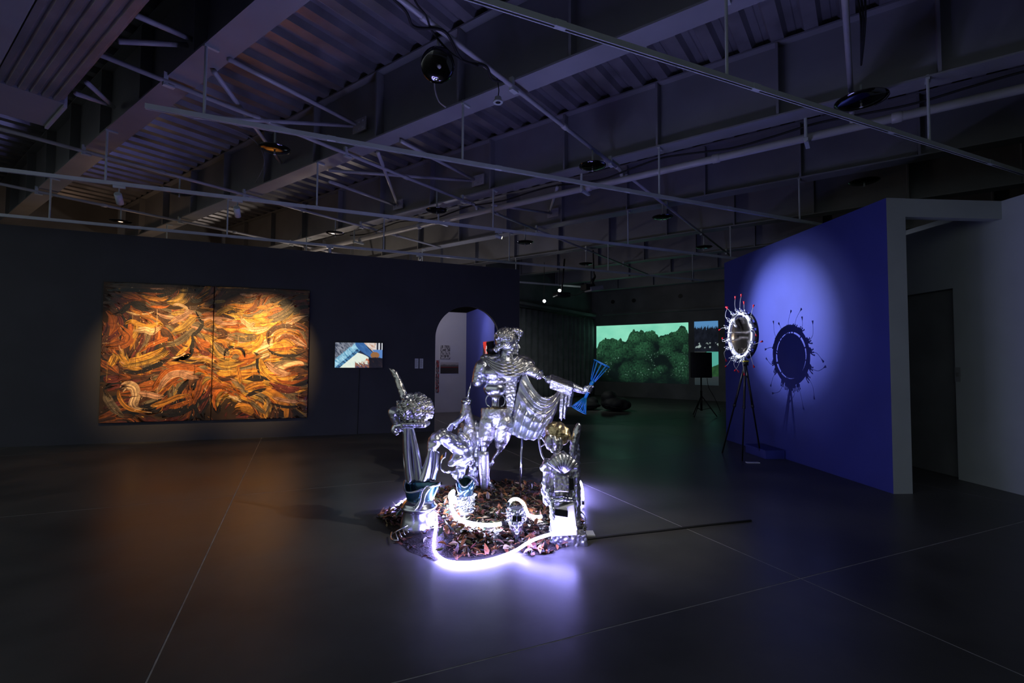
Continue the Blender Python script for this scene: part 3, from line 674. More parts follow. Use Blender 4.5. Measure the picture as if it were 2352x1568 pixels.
for _ in range(520):
    s = rp.uniform(PS0, PS1); z = rp.uniform(PZ0, PZ1); b = bright(s, z) + .25 * rp.random()
    if b < 0.25 and rp.random() < .7: continue
    a = flow(s, z) + rp.uniform(-.6, .6); L_ = rp.uniform(.01, .05)
    stroke([(s, z), (s + L_ * math.cos(a), z + L_ * math.sin(a))], rp.uniform(.004, .014), PAL[rp.choice(['cream', 'pink', 'gold', 'cream'])], n=3, cols=2)
for _ in range(20):
    s = rp.uniform(PS0, PS1); z = rp.uniform(PZ0 + .5, PZ1 - .4); L_ = rp.uniform(.1, .4)
    stroke([(s, z), (s + .004, z - L_ / 2), (s, z - L_)], rp.uniform(.003, .008), PAL[rp.choice(['amber', 'cream', 'umber', 'ochre'])], n=2, cols=2, taper=False)
for a, b, t, mb_ in canv: tag(mb_.build('paint_strokes', 'paint', t, True), kind='stuff')

# ------------------------------------------------------------------ flat prints and screens
def printgrid(name, c00, ex, ey, nx, ny, fn, m, parent=None, off=None):
    """picture laid on a parallelogram from its lower left corner; fn(u, v) gives its pigment"""
    mb_ = MB(); vs = []; cl = []
    for j in range(ny + 1):
        for i in range(nx + 1):
            vs.append(Vector(c00) + Vector(ex) * (i / nx) + Vector(ey) * (j / ny)); cl.append(fn(i / nx, j / ny))
    fs = [(j * (nx + 1) + i, j * (nx + 1) + i + 1, (j + 1) * (nx + 1) + i + 1, (j + 1) * (nx + 1) + i) for j in range(ny) for i in range(nx)]
    mb_.add(vs, fs, cl); return mb_.build(name, m, parent)
def fbm(x, y, z=0.0, o=4):
    a, f_, r_ = 0.5, 1.0, 0.0
    for _ in range(o): r_ += a * noise.noise(Vector((x * f_, y * f_, z + f_))); a *= .55; f_ *= 2.1
    return r_
def mixc(a, b, t): return tuple(x + (y - x) * t for x, y in zip(a, b))
# wall screen
t = thing('wall_screen', wl(6.11, 1.70, 0.02), 'small wall screen showing a blue and cream slanted picture', 'screen')
TS0, TS1, TZ0, TZ1 = 5.625, 6.602, 1.432, 1.970
m_ = MB(); m_.box(wl((TS0 + TS1) / 2, (TZ0 + TZ1) / 2, 0.032), WD, WN, UP, TS1 - TS0 + .02, 0.062, TZ1 - TZ0 + .02); m_.build('case', 'black', t)
def tvpic(u, v):
    y = 1 - v; st = fbm(u * 5 + y * 4, u * 22 - y * 11, 3)
    c = (.012, .02, .05)
    if u + 0.62 * y < 0.42 + .1 * st: c = mixc((.02, .03, .06), (.28, .30, .36), max(0, min(1, .5 + 2 * st)))
    elif u + 0.62 * y < 0.62: c = mixc((.06, .25, .42), (.45, .75, .88), max(0, min(1, .5 + 1.5 * st)))
    elif u + .62 * y < .72: c = mixc((.01, .03, .10), (.10, .32, .55), max(0, min(1, .5 + 1.8 * st)))
    elif y > 0.25 and u < 0.72 and (u - .3) ** 2 + (y - .85) ** 2 < .23: c = mixc((.62, .78, .72), (.85, .86, .72), max(0, min(1, .5 + st)))
    if 0.40 < u - 0.55 * y + .05 * math.sin(y * 6) < 0.62 and y < .62 and u > .42: c = mixc((.02, .08, .26), (.06, .18, .42), .5 + st)
    if u - .55 * y > .60 and y < .36: c = mixc((.75, .68, .62), (.5, .25, .15), max(0, min(1, .3 + 2 * st)))
    if u > .86 and y < .3: c = mixc((.02, .02, .03), (.7, .72, .75), 1 if math.sin(u * 90) > .2 else 0)
    if u > .78 and .28 < y < .62 and u - .55 * y > .62: c = (.10, .22, .50)
    if (u - .84) ** 2 * 2 + (y - .5) ** 2 < .018: c = (.30, .13, .04)
    if (u - .80) ** 2 + (y - .66) ** 2 < .002: c = (.8, .85, .95)
    if y > .58 + .25 * abs(u - .85) and u > .70: c = mixc((.004, .004, .006), (.2, .08, .05), max(0, st - .1))
    if .42 < u < .72 and y > .8 + .3 * st: c = mixc((.3, .12, .06), (.03, .04, .10), max(0, min(1, .5 + 3 * st)))
    if .55 < u < .72 and .62 < y < .8 and st > .12: c = (.5, .12, .04)
    return c
printgrid('picture', wl(TS0, TZ0, 0.0645), WD * (TS1 - TS0), UP * (TZ1 - TZ0), 130, 74, tvpic, 'screen', t)
cable('screen_cable', [wl(6.13, 1.43, 0.012), wl(6.12, .8, 0.012), wl(6.11, 0.01, 0.012)], 0.006, 'thin cable running from the wall screen down to the floor')
for s0, lb in ((7.312, 'left white caption card on the partition beside the arch'), (7.418, 'right white caption card on the partition beside the arch')):
    t = thing('caption_card', wl(s0 + .039, 1.525, 0.004), lb, 'card', 'caption cards')
    m_ = MB(); m_.box(wl(s0 + .039, 1.525, 0.004), WD, WN, UP, 0.078, 0.006, 0.222); m_.build('card', 'card', t)
    m_ = MB()
    for k in range(9): m_.box(wl(s0 + .036 - .003 * (k % 3), 1.61 - k * .02, 0.0075), WD, WN, UP, 0.054 - .006 * (k % 3), 0.001, 0.006)
    tag(m_.build('printed_lines', 'ink', t), kind='stuff')

# works in the room beyond the arch
def onniche(x, y, off=0.01): return atp(x, y, AC0 - N_ * off, N_)
def flatwork(name, x0, y0, x1, y1, label, fn, cat='picture', th=0.02):
    a = onniche(x0, y1, th); b = onniche(x1, y0, th); wd = (b - a).dot(T_); h = b.z - a.z
    t = thing(name, a, label, cat)
    m_ = MB(); m_.box(a + T_ * wd / 2 + UP * h / 2 + N_ * (th / 2 - .001), T_, N_, UP, wd, th - .004, h); m_.build('sheet', 'card', t)
    printgrid('picture', a - N_ * 0.001, T_ * wd, UP * h, 40, 40, fn, 'print', t)
flatwork('ink_drawing', 1011, 793, 1034, 824, 'small grey ink drawing on the white wall beyond the arch', lambda u, v: mixc((.06, .06, .06), (.6, .58, .56), max(0, min(1, .55 + 2.2 * fbm(u * 7, v * 7, 1)))))
flatwork('landscape_picture', 1011.5, 832, 1053, 857, 'dark landscape picture with red horizon on the white wall beyond the arch',
         lambda u, v: (.45, .42, .40) if v > .78 + .1 * fbm(u * 3, 0, 2) else ((.16, .15, .14) if v > .62 else ((.22, .03, .02) if .5 < v < .58 else mixc((.02, .018, .015), (.05, .04, .03), u))))
flatwork('hanging_strip', 1000, 827, 1009, 901, 'narrow red and black patterned strip at the left side of the arch', lambda u, v: (.4, .05, .05) if fbm(u * 3, v * 9, 5) > .1 else mixc((.02, .02, .02), (.5, .48, .48), 1 if fbm(u * 6, v * 14, 8) > .05 else 0))
a = atp(1109, 832, AC0 + NN * .02, NN); b = atp(1133, 782, AC0 + NN * .02, NN)
t = thing('red_picture', a, 'glowing red picture on the blue wall beyond the arch', 'picture')
wd = (b - a).dot(ND); h = b.z - a.z
m_ = MB(); m_.box(a + ND * wd / 2 + UP * h / 2 - NN * .012, ND, NN, UP, wd, .02, h); m_.build('panel', 'black', t)
printgrid('picture', a + NN * .001, ND * wd, UP * h, 30, 50, lambda u, v: (.95, .85, .75) if abs(u - .28 - .1 * v) < .05 and v < .8 else ((.85, .04, .02) if abs(u - .3 - .12 * math.sin(v * 5)) < .17 + .05 * fbm(u * 4, v * 4) else (.03, .01, .01)), 'print', t)
pc = (a + b) / 2
spot_head(pc + NN * 1.6 - ND * .2 + UP * 1.9, pc + UP * .1, 'track_spotlight', 'spotlight beyond the arch washing the blue wall by the red picture', power=110, size=R(58), blend=1.0, color=(.9, .88, 1.0))
hidden_room_light('niche_lamp', AC0 - T_ * 1.2 - N_ * 2.0 + UP * 3.0, 26, (.82, .78, 1.0))

# ------------------------------------------------------------------ projections on the far wall
def onback(x, y, off): return atp(x, y, P_ * (VB - off), P_)
def gauss(x, c, s_): return math.exp(-((x - c) / s_) ** 2)
def trees(u, v):
    edge = .66 + .10 * gauss(u, .1, .1) + .10 * gauss(u, .24, .08) + .24 * gauss(u, .45, .1) + .22 * gauss(u, .62, .1) + .12 * gauss(u, .78, .06) + .28 * gauss(u, .93, .1) - .07 * gauss(u, .33, .03) - .1 * gauss(u, 0, .05)
    edge += .09 * fbm(u * 14, 1.0, 2.2) + .05 * fbm(u * 40, v * 20, 5)
    if v > edge: return mixc((.16, .66, .46), (.36, .92, .66), max(0, min(1, .5 + fbm(u * 3, v * 3, 1) + .4 * (v - .8))))
    n1 = fbm(u * 9, v * 7, 3.3, 5); n2 = fbm(u * 60, v * 42, 6.1, 3)
    k = .0
    uu, vv = u + .05 * n1 + .03 * fbm(u * 20, v * 14, 8.8), v + .07 * fbm(u * 9, v * 7, 1.9, 5)
    for cx_, cy_, r_ in CROWNS:
        d2 = ((uu - cx_) / r_) ** 2 + ((vv - cy_) / (r_ * 1.5)) ** 2
        if d2 < 1.3: k = max(k, (1.15 - d2) * (.45 + .55 * (v - cy_) / (r_ * 1.5) - .25 * (u - cx_) / r_))
    k = max(0, .10 + .95 * k + .55 * n1) * max(.1, .75 + 1.6 * n2) * (.30 + .85 * v)
    c = mixc((.004, .009, .009), (.035, .145, .065), min(1.25, k))
    if n2 > .30 and n1 > .05 and .12 < v < .55: c = (.14, .24, .20)
    fade = min(1, .1 + max(0, v * 3.5 + u * 2.4 - .2)) if u < .4 else 1
    return tuple(x * max(.25, fade) for x in c)
_rc = random.Random(17)
CROWNS = [(.10, .62, .11), (.24, .60, .12), (.45, .74, .13), (.62, .78, .12), (.79, .66, .09), (.94, .78, .12)] + [(_rc.uniform(.0, 1), _rc.uniform(.05, .6), _rc.uniform(.06, .13)) for _ in range(26)]
zt_, zb_ = onback(1475, 744.5, .012).z, onback(1475, 878.5, .012).z
def pxz(x, z):
    q = onback(x, 800, .012); return q.x, q.y
def proj2(name, x0, x1, z0, z1, label, fn, nx, ny):
    a = onback(x0, 800, .012); b = onback(x1, 800, .012); a = Vector((a.x, a.y, z0)); ex = Vector((b.x - a.x, b.y - a.y, 0)); h = z1 - z0
    t = thing(name, a, label, 'projection', 'wall projections')
    m_ = MB(); m_.box(a + ex / 2 + UP * h / 2 + P_ * .006, B_, P_, UP, ex.length, .008, h); m_.build('screen_board', 'white', t)
    printgrid('picture', a, ex, UP * h, nx, ny, fn, 'proj', t)
proj2('tree_projection', 1370, 1581.5, zb_, zt_, 'large green projection of dense trees on the far wall', trees, 340, 220)
def river(u, v):
    n = fbm(u * 8, v * 14, 2.7)
    if v > .90 + .12 * fbm(u * 30, 2, 1): return (.10, .28, .55)
    if v > .52: return mixc((.004, .005, .008), (.012, .015, .025), .5 + n) if not (.58 < v < .66 and n > .18) else (.35, .45, .42)
    if u > .5 and v > .28 + .15 * abs(u - .7): return (.09, .42, .34)
    if u > .45 and v > .14: return mixc((.01, .04, .02), (.03, .10, .03), .5 + n)
    return mixc((.02, .03, .035), (.05, .06, .06), v * 3)
proj2('river_projection', 1595, 1650, zb_ - .02, zt_ + .02, 'narrow dark projection with bright teal patch beside the black panel', river, 60, 120)

# curtain on the side of the projection room
cur = thing('stage_curtain', uvz(10.2, VB - 3, 0), 'dark grey pleated curtain left of the tree projection', 'curtain')
CC = onback(1366, 900, 0.05); CC.z = 0
def curt(u, v):
    s = u * 7.2; pl = .07 * math.sin(s * 16 + .8 * math.sin(s * 3.1)) * (1 - .3 * v)
    return CC - P_ * (s + .05) + B_ * pl + UP * (0.06 + v * 3.5)
m_ = MB(); m_.grid(curt, 260, 6); o = m_.build('cloth', 'curtain', cur, True); freeze(o, [('SOLIDIFY', dict(thickness=0.01))])
m_ = MB(); m_.tube([CC + UP * 3.58 - P_ * .05, CC + UP * 3.58 - P_ * 7.3], .02, 8); m_.build('rail', 'black', cur, True)
wall_curtain = struct('wall_curtain_side')
m_ = MB(); wallslab(m_, CC + B_ * .15 - P_ * 8, CC + B_ * .15, 6.2, 6.2, .15, -B_); m_.build('side_wall', 'conc', wall_curtain)
m_ = MB(); m_.box(CC + B_ * .0 - P_ * 3.8 + UP * 3.74, P_, B_, UP, 7.4, .3, .1); m_.build('ledge', 'conc', wall_curtain)

# ------------------------------------------------------------------ projectors, black panel, bean bags
q = atd(1290, 677, 15.2); t = thing('ceiling_projector', q, 'black flat projector on a straight ceiling pole', 'projector')
m_ = MB(); m_.box(q, T_, N_, UP, .46, .34, .14); o = m_.build('body', 'black', t); freeze(o, [('BEVEL', dict(width=.02, segments=2))])
m_ = MB(); m_.tube([q + UP * .07, Vector((q.x + .09, q.y, 4.8))], .026, 10); m_.build('pole', 'black', t, True)
m_ = MB(); m_.lathe(q + T_ * .12 - N_ * -.17, N_, [(0, .05), (.04, .05), (.04, .03)], 16); m_.build('lens', 'dish', t, True)
q = atd(1364, 663, 14.0); t = thing('ceiling_projector', q, 'grey projector tilted under a chunky black bracket', 'projector')
rotm = Matrix.Rotation(R(-12), 3, 'Y')
m_ = MB(); m_.box(q, rotm @ T_, N_, rotm @ UP, .44, .36, .13); o = m_.build('body', 'steel', t); freeze(o, [('BEVEL', dict(width=.025, segments=2))])
m_ = MB(); m_.box(q - T_ * .2 + UP * .02, T_, N_, UP, .3, .3, .16); m_.build('mount_cradle', 'black', t)
m_ = MB(); m_.tube(smoothpath([q + UP * .06, q + UP * .2 - T_ * .06, q + UP * .34 + T_ * .03, q + UP * .5, Vector((q.x - .02, q.y, 4.8))], 5), [.05] * 8 + [.035] * 6 + [.022] * 7, 10); m_.build('pole', 'black', t, True)
m_ = MB()
for k in range(7): m_.box(q + rotm @ T_ * .225 + N_ * (-.13 + .04 * k), rotm @ T_, N_, rotm @ UP, .01, .018, .07)
tag(m_.build('vent_slats', 'black', t), kind='stuff')
cable('ceiling_cable', [atd(1297, 672, 15.2), atd(1320, 678, 14.8), atd(1345, 668, 14.2)], .012, 'black cable strung between the two ceiling projectors')

q = atz(1611, 957); SD = q.y
t = thing('panel_stand', q, 'square black panel on a slim tripod before the projection', 'stand')
pa = atd(1587, 867, SD); pb_ = atd(1634, 809, SD)
m_ = MB(); m_.box((pa + pb_) / 2, (1, 0, 0), (0, 1, 0), UP, pb_.x - pa.x, .09, pb_.z - pa.z); o = m_.build('panel', 'black', t); freeze(o, [('BEVEL', dict(width=.012, segments=2))])
pole_b = atd(1611, 940, SD); m_ = MB(); m_.tube([Vector((pole_b.x, SD, pa.z)), Vector((pole_b.x, SD, .5))], .022, 10); m_.tube([Vector((pole_b.x, SD, .75)), Vector((pole_b.x, SD, .18))], .03, 10); m_.build('pole', 'tripod', t, True)
for k in range(3):
    a_ = R(90 + 120 * k + 12); f_ = Vector((pole_b.x + .42 * math.cos(a_), SD + .42 * math.sin(a_), .02))
    m_ = MB(); m_.tube([Vector((pole_b.x, SD, .62)), f_], .014, 8); m_.build('leg', 'tripod', t, True)
    m_ = MB(); m_.tube([Vector((pole_b.x, SD, .2)), lerp(Vector((pole_b.x, SD, .62)), f_, .6)], .008, 6); m_.build('strut', 'tripod', t, True)
cable('panel_cable', [atd(1624, 868, SD), atd(1628, 890, SD), atd(1642, 915, SD), atz(1655, 945)], .008, 'thin cable trailing from the black panel to the floor')
def beanbag(px, wid, hgt, dpt, label, lean):
    q = atz(*px); t = thing('bean_bag', q, label, 'bean bag', 'bean bags in the projection room')
    m_ = MB(); m_.ball(q + Vector((0, 0, hgt * .34)), wid / 2, dpt / 2, hgt * .34); m_.ball(q + Vector((lean * wid * .25, .05, hgt * .62)), wid * .27, dpt * .3, hgt * .37); m_.ball(q + Vector((-lean * wid * .2, -.05, hgt * .28)), wid * .3, dpt * .42, hgt * .27)
    blob(m_, 'bag', 'bean', t, .03, 4, .03, 5); m_ = MB(); m_.tube(smoothpath([q + Vector((-wid * .42, -dpt * .3, hgt * .3)), q + Vector((0, -dpt * .49, hgt * .2)), q + Vector((wid * .42, -dpt * .3, hgt * .3))], 6), .008, 6); m_.build('piping', 'black', t)
beanbag((1415, 943), .98, .66, .9, 'black bean bag lounging before the tree projection', -.9)
beanbag((1352, 940), .8, .42, .8, 'low dark bean bag half hidden behind the blue cage', .6)

# ------------------------------------------------------------------ mirrored disc on tripod by the blue wall
FX = -BN    # toward the wall
tz_ = thing('disc_sculpture', atz(1704, 1052), 'round mirrored disc ringed with red-tipped darts on a black tripod', 'sculpture')
DN = BN      # faces the room
E1 = BD; RAD = .405
def dk(r_, a, h=0.0): return DC + E1 * (r_ * math.cos(a)) + UP * (r_ * math.sin(a)) + DN * h
m_ = MB(); m_.lathe(DC, DN, [(-.03, .001), (-.03, .26), (-.02, .305), (.010, .307), (.006, .298), (-.012, .2), (-.022, .1), (-.024, .001)], 48, cap=False); m_.build('mirror_dish', 'mirror', tz_, True)
m_ = MB(); m_.lathe(DC, DN, [(-.03, .338), (.024, .338), (.03, .344), (.03, .385), (.024, .392), (-.03, .392), (-.03, .338)], 56, cap=False); m_.build('outer_ring', 'ring', tz_, True)
m_ = MB(); m_.lathe(DC, DN, [(-.03, .392), (-.03, .402), (-.075, .402), (-.075, .36), (-.03, .36)], 56, cap=False); m_.build('rear_hoop', 'black', tz_, True)
for k in range(12):
    a = 2 * math.pi * (k + .4) / 12; m_ = MB(); m_.tube([dk(.30, a, -.01), dk(.345, a, -.01)], .010, 6); m_.build('spoke', 'ring', tz_)
rd = random.Random(5)
angs = [82, 100, 62, 40, 20, 150, 170, -12, -30, 200, 218, 250, 262, -62, -75, 120]
for k, ad in enumerate(angs):
    a = R(ad); m_ = MB(); m_.box(dk(.40, a, .01), E1 * -math.sin(a) + UP * math.cos(a), E1 * math.cos(a) + UP * math.sin(a), DN, .05, .045, .07)
    for j in range(3):
        b = a + (j - 1) * .07; m_.tube(smoothpath([dk(.405, b, .02), dk(.43, b + .03, .05), dk(.455, b + .02, .04 + .02 * j)], 3), [.009, .010, .008, .007, .008, .009, .011], 6)
    m_.build('clamp', 'smooth', tz_, True)
    L_ = rd.uniform(.13, .25); bend = rd.uniform(-.25, .25)
    p0, p1, p2 = dk(.41, a, .05), dk(.42 + L_ * .5, a + bend * .3, .07), dk(.42 + L_, a + bend, .05 + rd.uniform(-.03, .05))
    pth = smoothpath([p0, p1, p2], 5); m_ = MB(); m_.tube(pth, .003, 6); w_ = m_.build('dart_wire', 'wire', tz_, True)
    d_ = (pth[-1] - pth[-2]).normalized(); m_ = MB(); m_.lathe(pth[-1] - d_ * .02, d_, [(0, .003), (.05, .016), (.05, .001)], 10, cap=False); m_.build('dart_tip', 'red', w_, True)
for k in range(9):   # little arms reaching over the mirror
    a = R(rd.choice([70, 55, 40, 15, 0, -10, -60, 85, -75])) + rd.uniform(-.1, .1)
    m_ = MB(); p0 = dk(.37, a, .03); p2 = dk(rd.uniform(.14, .24), a + .1, .09); m_.tube(smoothpath([p0, lerp(p0, p2, .4) + DN * .05, p2], 4), [.010] * 8 + [.004], 7); m_.ball(p2, .019); m_.build('small_arm', 'smooth', tz_, True)
m_ = MB(); m_.lathe(dk(.0, 0, -.07) - UP * .5, UP, [(0, .05), (.09, .05), (.09, .02)], 14); m_.build('hub', 'tripod', tz_, True)
m_ = MB(); m_.lathe(dk(0, 0, -.07) - UP * .44, UP, [(0, .056), (.022, .056)], 14); m_.build('tape_band', 'yellow', tz_)
hubp = dk(0, 0, -.07) - UP * .46
for px in ((1659, 1040), (1705, 1058.5), (1748, 1049)):
    f_ = atz(*px); m_ = MB(); m_.tube([hubp, lerp(hubp, f_, .45), lerp(hubp, f_, .46), Vector((f_.x, f_.y, .0))], [.019, .019, .013, .012], 10); l_ = m_.build('leg', 'tripod', tz_, True)
    m_ = MB(); m_.lathe(lerp(hubp, f_, .44), (f_ - hubp), [(0, .02), (.005, .025), (.05, .025), (.055, .02)], 10); m_.build('clamp_collar', 'black', l_, True)
# blue plinth box and floor card
bq = BA + BD * 2.42 + BN * .18
t = thing('blue_plinth', bq, 'low blue-painted box against the foot of the blue wall', 'plinth')
m_ = MB(); m_.box(bq + UP * .068, BD, BN, UP, .62, .33, .136); o = m_.build('carcass', 'blue', t); freeze(o, [('BEVEL', dict(width=.004, segments=2))])
m_ = MB(); m_.box(bq + UP * .141, BD, BN, UP, .64, .35, .01); m_.build('lid', 'blue', t)
q = atz(1729, 1062.5); o = MB().box(q + UP * .006, (1, 0, 0), (0, 1, 0), UP, .2, .07, .01).build('floor_card', 'card', origin=q); tag(o, 'small pale card on the floor beside the tripod', 'card')
# light switch on the side wall
q = r0 + BD * (tdr - .055) - BR * .008 + UP * 1.44; t = thing('light_switch', q, 'grey light switch plate on the right wall beside the dark doorway', 'switch')
m_ = MB(); m_.box(q, BR, BD, UP, .014, .08, .2); m_.build('plate', 'steel', t); m_ = MB(); m_.box(q - BR * .009, BR, BD, UP, .006, .04, .06); m_.build('rocker', 'conc', t)

# ------------------------------------------------------------------ leaf pile, soil
rl = random.Random(21)
def fl(x, y): q = atz(x, y); return Vector((q.x, q.y, 0))
outline = [fl(*p) for p in [(868, 1186), (890, 1210), (905, 1240), (945, 1268), (1000, 1291), (1022, 1280), (1080, 1279), (1135, 1274), (1195, 1262), (1222, 1278), (1265, 1268), (1318, 1250), (1340, 1228),
    (1332, 1180), (1292, 1130), (1240, 1116), (1180, 1107), (1115, 1106), (1040, 1117), (985, 1132), (930, 1155)]]
PC = sum(outline, Vector((0, 0, 0))) / len(outline)
def rim(a):      # radius of the outline at angle a
    best = 0.5
    n = len(outline)
    for i in range(n):
        p, q = outline[i] - PC, outline[(i + 1) % n] - PC; d = Vector((math.cos(a), math.sin(a), 0)); e = q - p
        den = d.x * -e.y + d.y * e.x
        if abs(den) < 1e-9: continue
        t_ = (p.x * -e.y + p.y * e.x) / den; s_ = (d.x * p.y - d.y * p.x) / den
        if t_ > 0 and -1e-6 <= s_ <= 1 + 1e-6: best = t_
    return best
RIM = [rim(2 * math.pi * k / 96) for k in range(96)]
def rimr(a):
    x = (a % (2 * math.pi)) / (2 * math.pi) * 96; i = int(x) % 96; f_ = x - int(x); return RIM[i] * (1 - f_) + RIM[(i + 1) % 96] * f_
def mound(a, k):   # height of the soil at fraction k of the rim
    return 0.085 * (1 - k ** 2.2) + 0.016 * (1 - k ** 4) * noise.noise(Vector((k * math.cos(a) * 6, k * math.sin(a) * 6, 1)))
m_ = MB(); vs = [PC + UP * mound(0, 0)]; NR, NA = 14, 96
for i in range(1, NR + 1):
    k = i / NR
    for j in range(NA):
        a = 2 * math.pi * j / NA; r_ = k * rimr(a) * (1 + .03 * noise.noise(Vector((j * .8, k * 3, 0)))); vs.append(PC + Vector((math.cos(a) * r_, math.sin(a) * r_, max(.0015, mound(a, k)))))
fs = [(0, 1 + j, 1 + (j + 1) % NA) for j in range(NA)]
for i in range(NR - 1):
    for j in range(NA): fs.append((1 + i * NA + j, 1 + (i + 1) * NA + j, 1 + (i + 1) * NA + (j + 1) % NA, 1 + i * NA + (j + 1) % NA))
m_.add(vs, fs); tag(m_.build('soil', 'soil', smooth=True), 'low mound of dark soil under the leaves around the silver statue', 'soil', kind='stuff')
LEAFC = [(.30, .10, .03), (.20, .07, .03), (.38, .16, .05), (.13, .04, .028), (.24, .11, .07), (.10, .10, .04), (.17, .16, .07), (.035, .06, .03), (.06, .035, .025), (.40, .30, .16), (.10, .06, .05), (.03, .028, .022), (.05, .045, .03)]
def leafmesh(mb_, q, L_, W_, yaw, tilt, rollx, curl, col):
    rot = Matrix.Rotation(yaw, 3, 'Z') @ Matrix.Rotation(tilt, 3, 'Y') @ Matrix.Rotation(rollx, 3, 'X'); vs = []; cl = []
    N = 6
    for i in range(N + 1):
        t_ = i / N; w_ = W_ * math.sin(math.pi * min(.995, max(.02, t_)) ** .9) * .5; x = (t_ - .5) * L_; z = curl * L_ * ((t_ - .5) ** 2 * 4 - .5)
        for s_ in (-1, 0, 1): vs.append(q + rot @ Vector((x, s_ * w_, z + abs(s_) * w_ * .55))); k = (.8 if s_ == 0 else 1.0) * (1 + .2 * noise.noise(Vector((i, s_, q.x * 30)))); cl.append(tuple(c * k for c in col))
    fs = [(i * 3 + c, i * 3 + c + 1, (i + 1) * 3 + c + 1, (i + 1) * 3 + c) for i in range(N) for c in (0, 1)]
    mb_.add(vs, fs, cl)
def leafspot(kmax=1.0):
    a = rl.uniform(0, 2 * math.pi); k = math.sqrt(rl.random()) * kmax; r_ = k * rimr(a); q = PC + Vector((math.cos(a) * r_, math.sin(a) * r_, 0)); return a, k, q
bulk = MB()
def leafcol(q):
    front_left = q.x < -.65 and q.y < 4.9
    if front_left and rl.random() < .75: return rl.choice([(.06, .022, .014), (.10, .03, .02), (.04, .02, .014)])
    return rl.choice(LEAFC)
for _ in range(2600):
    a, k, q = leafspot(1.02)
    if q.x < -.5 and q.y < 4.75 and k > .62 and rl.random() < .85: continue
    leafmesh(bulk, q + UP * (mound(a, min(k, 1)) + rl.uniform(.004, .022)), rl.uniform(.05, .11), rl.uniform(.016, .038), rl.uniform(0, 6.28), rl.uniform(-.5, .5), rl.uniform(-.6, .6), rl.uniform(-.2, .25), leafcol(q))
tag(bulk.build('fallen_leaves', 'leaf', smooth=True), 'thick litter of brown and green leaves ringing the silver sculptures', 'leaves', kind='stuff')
leafsrc = []
for col in LEAFC + LEAFC[:5]:
    m_ = MB(); leafmesh(m_, Vector((0, 0, 0)), rl.uniform(.085, .12), rl.uniform(.03, .044), 0, 0, 0, rl.uniform(-.15, .3), col); leafsrc.append(m_)
meshes = []
for m_ in leafsrc:
    o = m_.build('dry_leaf', 'leaf', smooth=True); meshes.append(o.data); bpy.data.objects.remove(o)
cnt = 0
LEAFW = ['orange-brown', 'dark-brown', 'orange-brown', 'maroon', 'dusty-brown', 'olive', 'olive', 'dark-green', 'dark-brown', 'cream', 'dark-brown', 'blackish', 'blackish'] + ['orange-brown', 'dark-brown', 'orange-brown', 'maroon', 'dusty-brown']
while cnt < 300:
    a, k, q = leafspot(1.0)
    if q.y > 5.6 and rl.random() < .6: continue
    if q.x < -.5 and q.y < 4.75 and k > .7: continue
    if (q - fl(960, 1200)).length < .2 or (q - fl(1300, 1225)).length < .22: continue
    o = bpy.data.objects.new('dry_leaf', rl.choice(meshes)); COL.objects.link(o); sc = rl.uniform(.8, 1.15); o.scale = (sc, sc, sc)
    o.location = q + UP * (mound(a, k) + rl.uniform(.02, .045)); st = rl.random() < .25
    o.rotation_euler = (rl.uniform(-.6, .6), rl.uniform(-.4, .4) + (-1.0 if st else 0), rl.uniform(0, 6.28)); cw = LEAFW[meshes.index(o.data)]
    pl_ = 'beside the urn foot' if (q - fl(960, 1200)).length < .42 else 'beside the totem base' if (q - fl(1300, 1225)).length < .42 else 'in the front of the leaf pile' if q.y < 4.7 else 'behind the white neon loop' if q.y > 5.25 else 'inside the white neon loop'
    tag(o, cw + ' dry leaf lying ' + pl_, 'leaf', cw + ' leaves ' + pl_); cnt += 1

# ------------------------------------------------------------------ neon tubes
def neon(pts, r_, m, name, label, n=8):
    t = thing(name, pts[0], label, 'neon tube'); m_ = MB(); pth = smoothpath(pts, n); m_.tube(pth, r_, 10); m_.build('glowing_tube', m, t, True)
    for e, d in ((pth[0], pth[0] - pth[1]), (pth[-1], pth[-1] - pth[-2])):
        m_ = MB(); m_.lathe(e, d, [(-.02, r_ * 1.15), (.03, r_ * 1.15)], 10); m_.build('end_cap', 'rubber', t, True)
def fz(x, y, z): return atz(x, y, z)
neon([atd(1330, 1212, 4.14), atd(1300, 1217, 4.15), atd(1262, 1227, 4.15), atd(1222, 1241, 4.13), fz(1180, 1266, .025), fz(1130, 1284, .018), fz(1075, 1292, .018), fz(1030, 1289, .018), fz(1005, 1275, .02), fz(997, 1258, .03), fz(998, 1232, .065), fz(1002, 1205, .085), fz(1000, 1180, .085), fz(985, 1168, .09)],
     .0125, 'neon_out', 'neon_tube', 'outer violet neon tube curling round the front of the leaf pile')
neon([fz(1339, 1152, .05), fz(1338, 1128, .14), fz(1331, 1104, .10), fz(1310, 1107, .03), fz(1275, 1108, .015), fz(1246, 1106, .015)],
     .0125, 'neon_out', 'neon_tube', 'violet neon tube rising behind the right side of the totem')
neon([fz(1010, 1110, .015), fz(985, 1118, .015), fz(950, 1136, .015), fz(925, 1152, .02), fz(905, 1166, .02), fz(893, 1176, .02)],
     .0125, 'neon_out', 'neon_tube', 'violet neon tube on the floor left behind the urn')
neon([fz(1044, 1140, .16), fz(1046, 1152, .14), fz(1036, 1150, .16), fz(1034, 1136, .19), fz(1042, 1128, .20), fz(1036, 1150, .15), fz(1040, 1172, .12), fz(1058, 1193, .12), fz(1090, 1203, .12), fz(1125, 1206, .12), fz(1155, 1202, .12)],
     .017, 'neon_in', 'neon_tube', 'white neon tube looped in the leaves at the statue feet', 7)
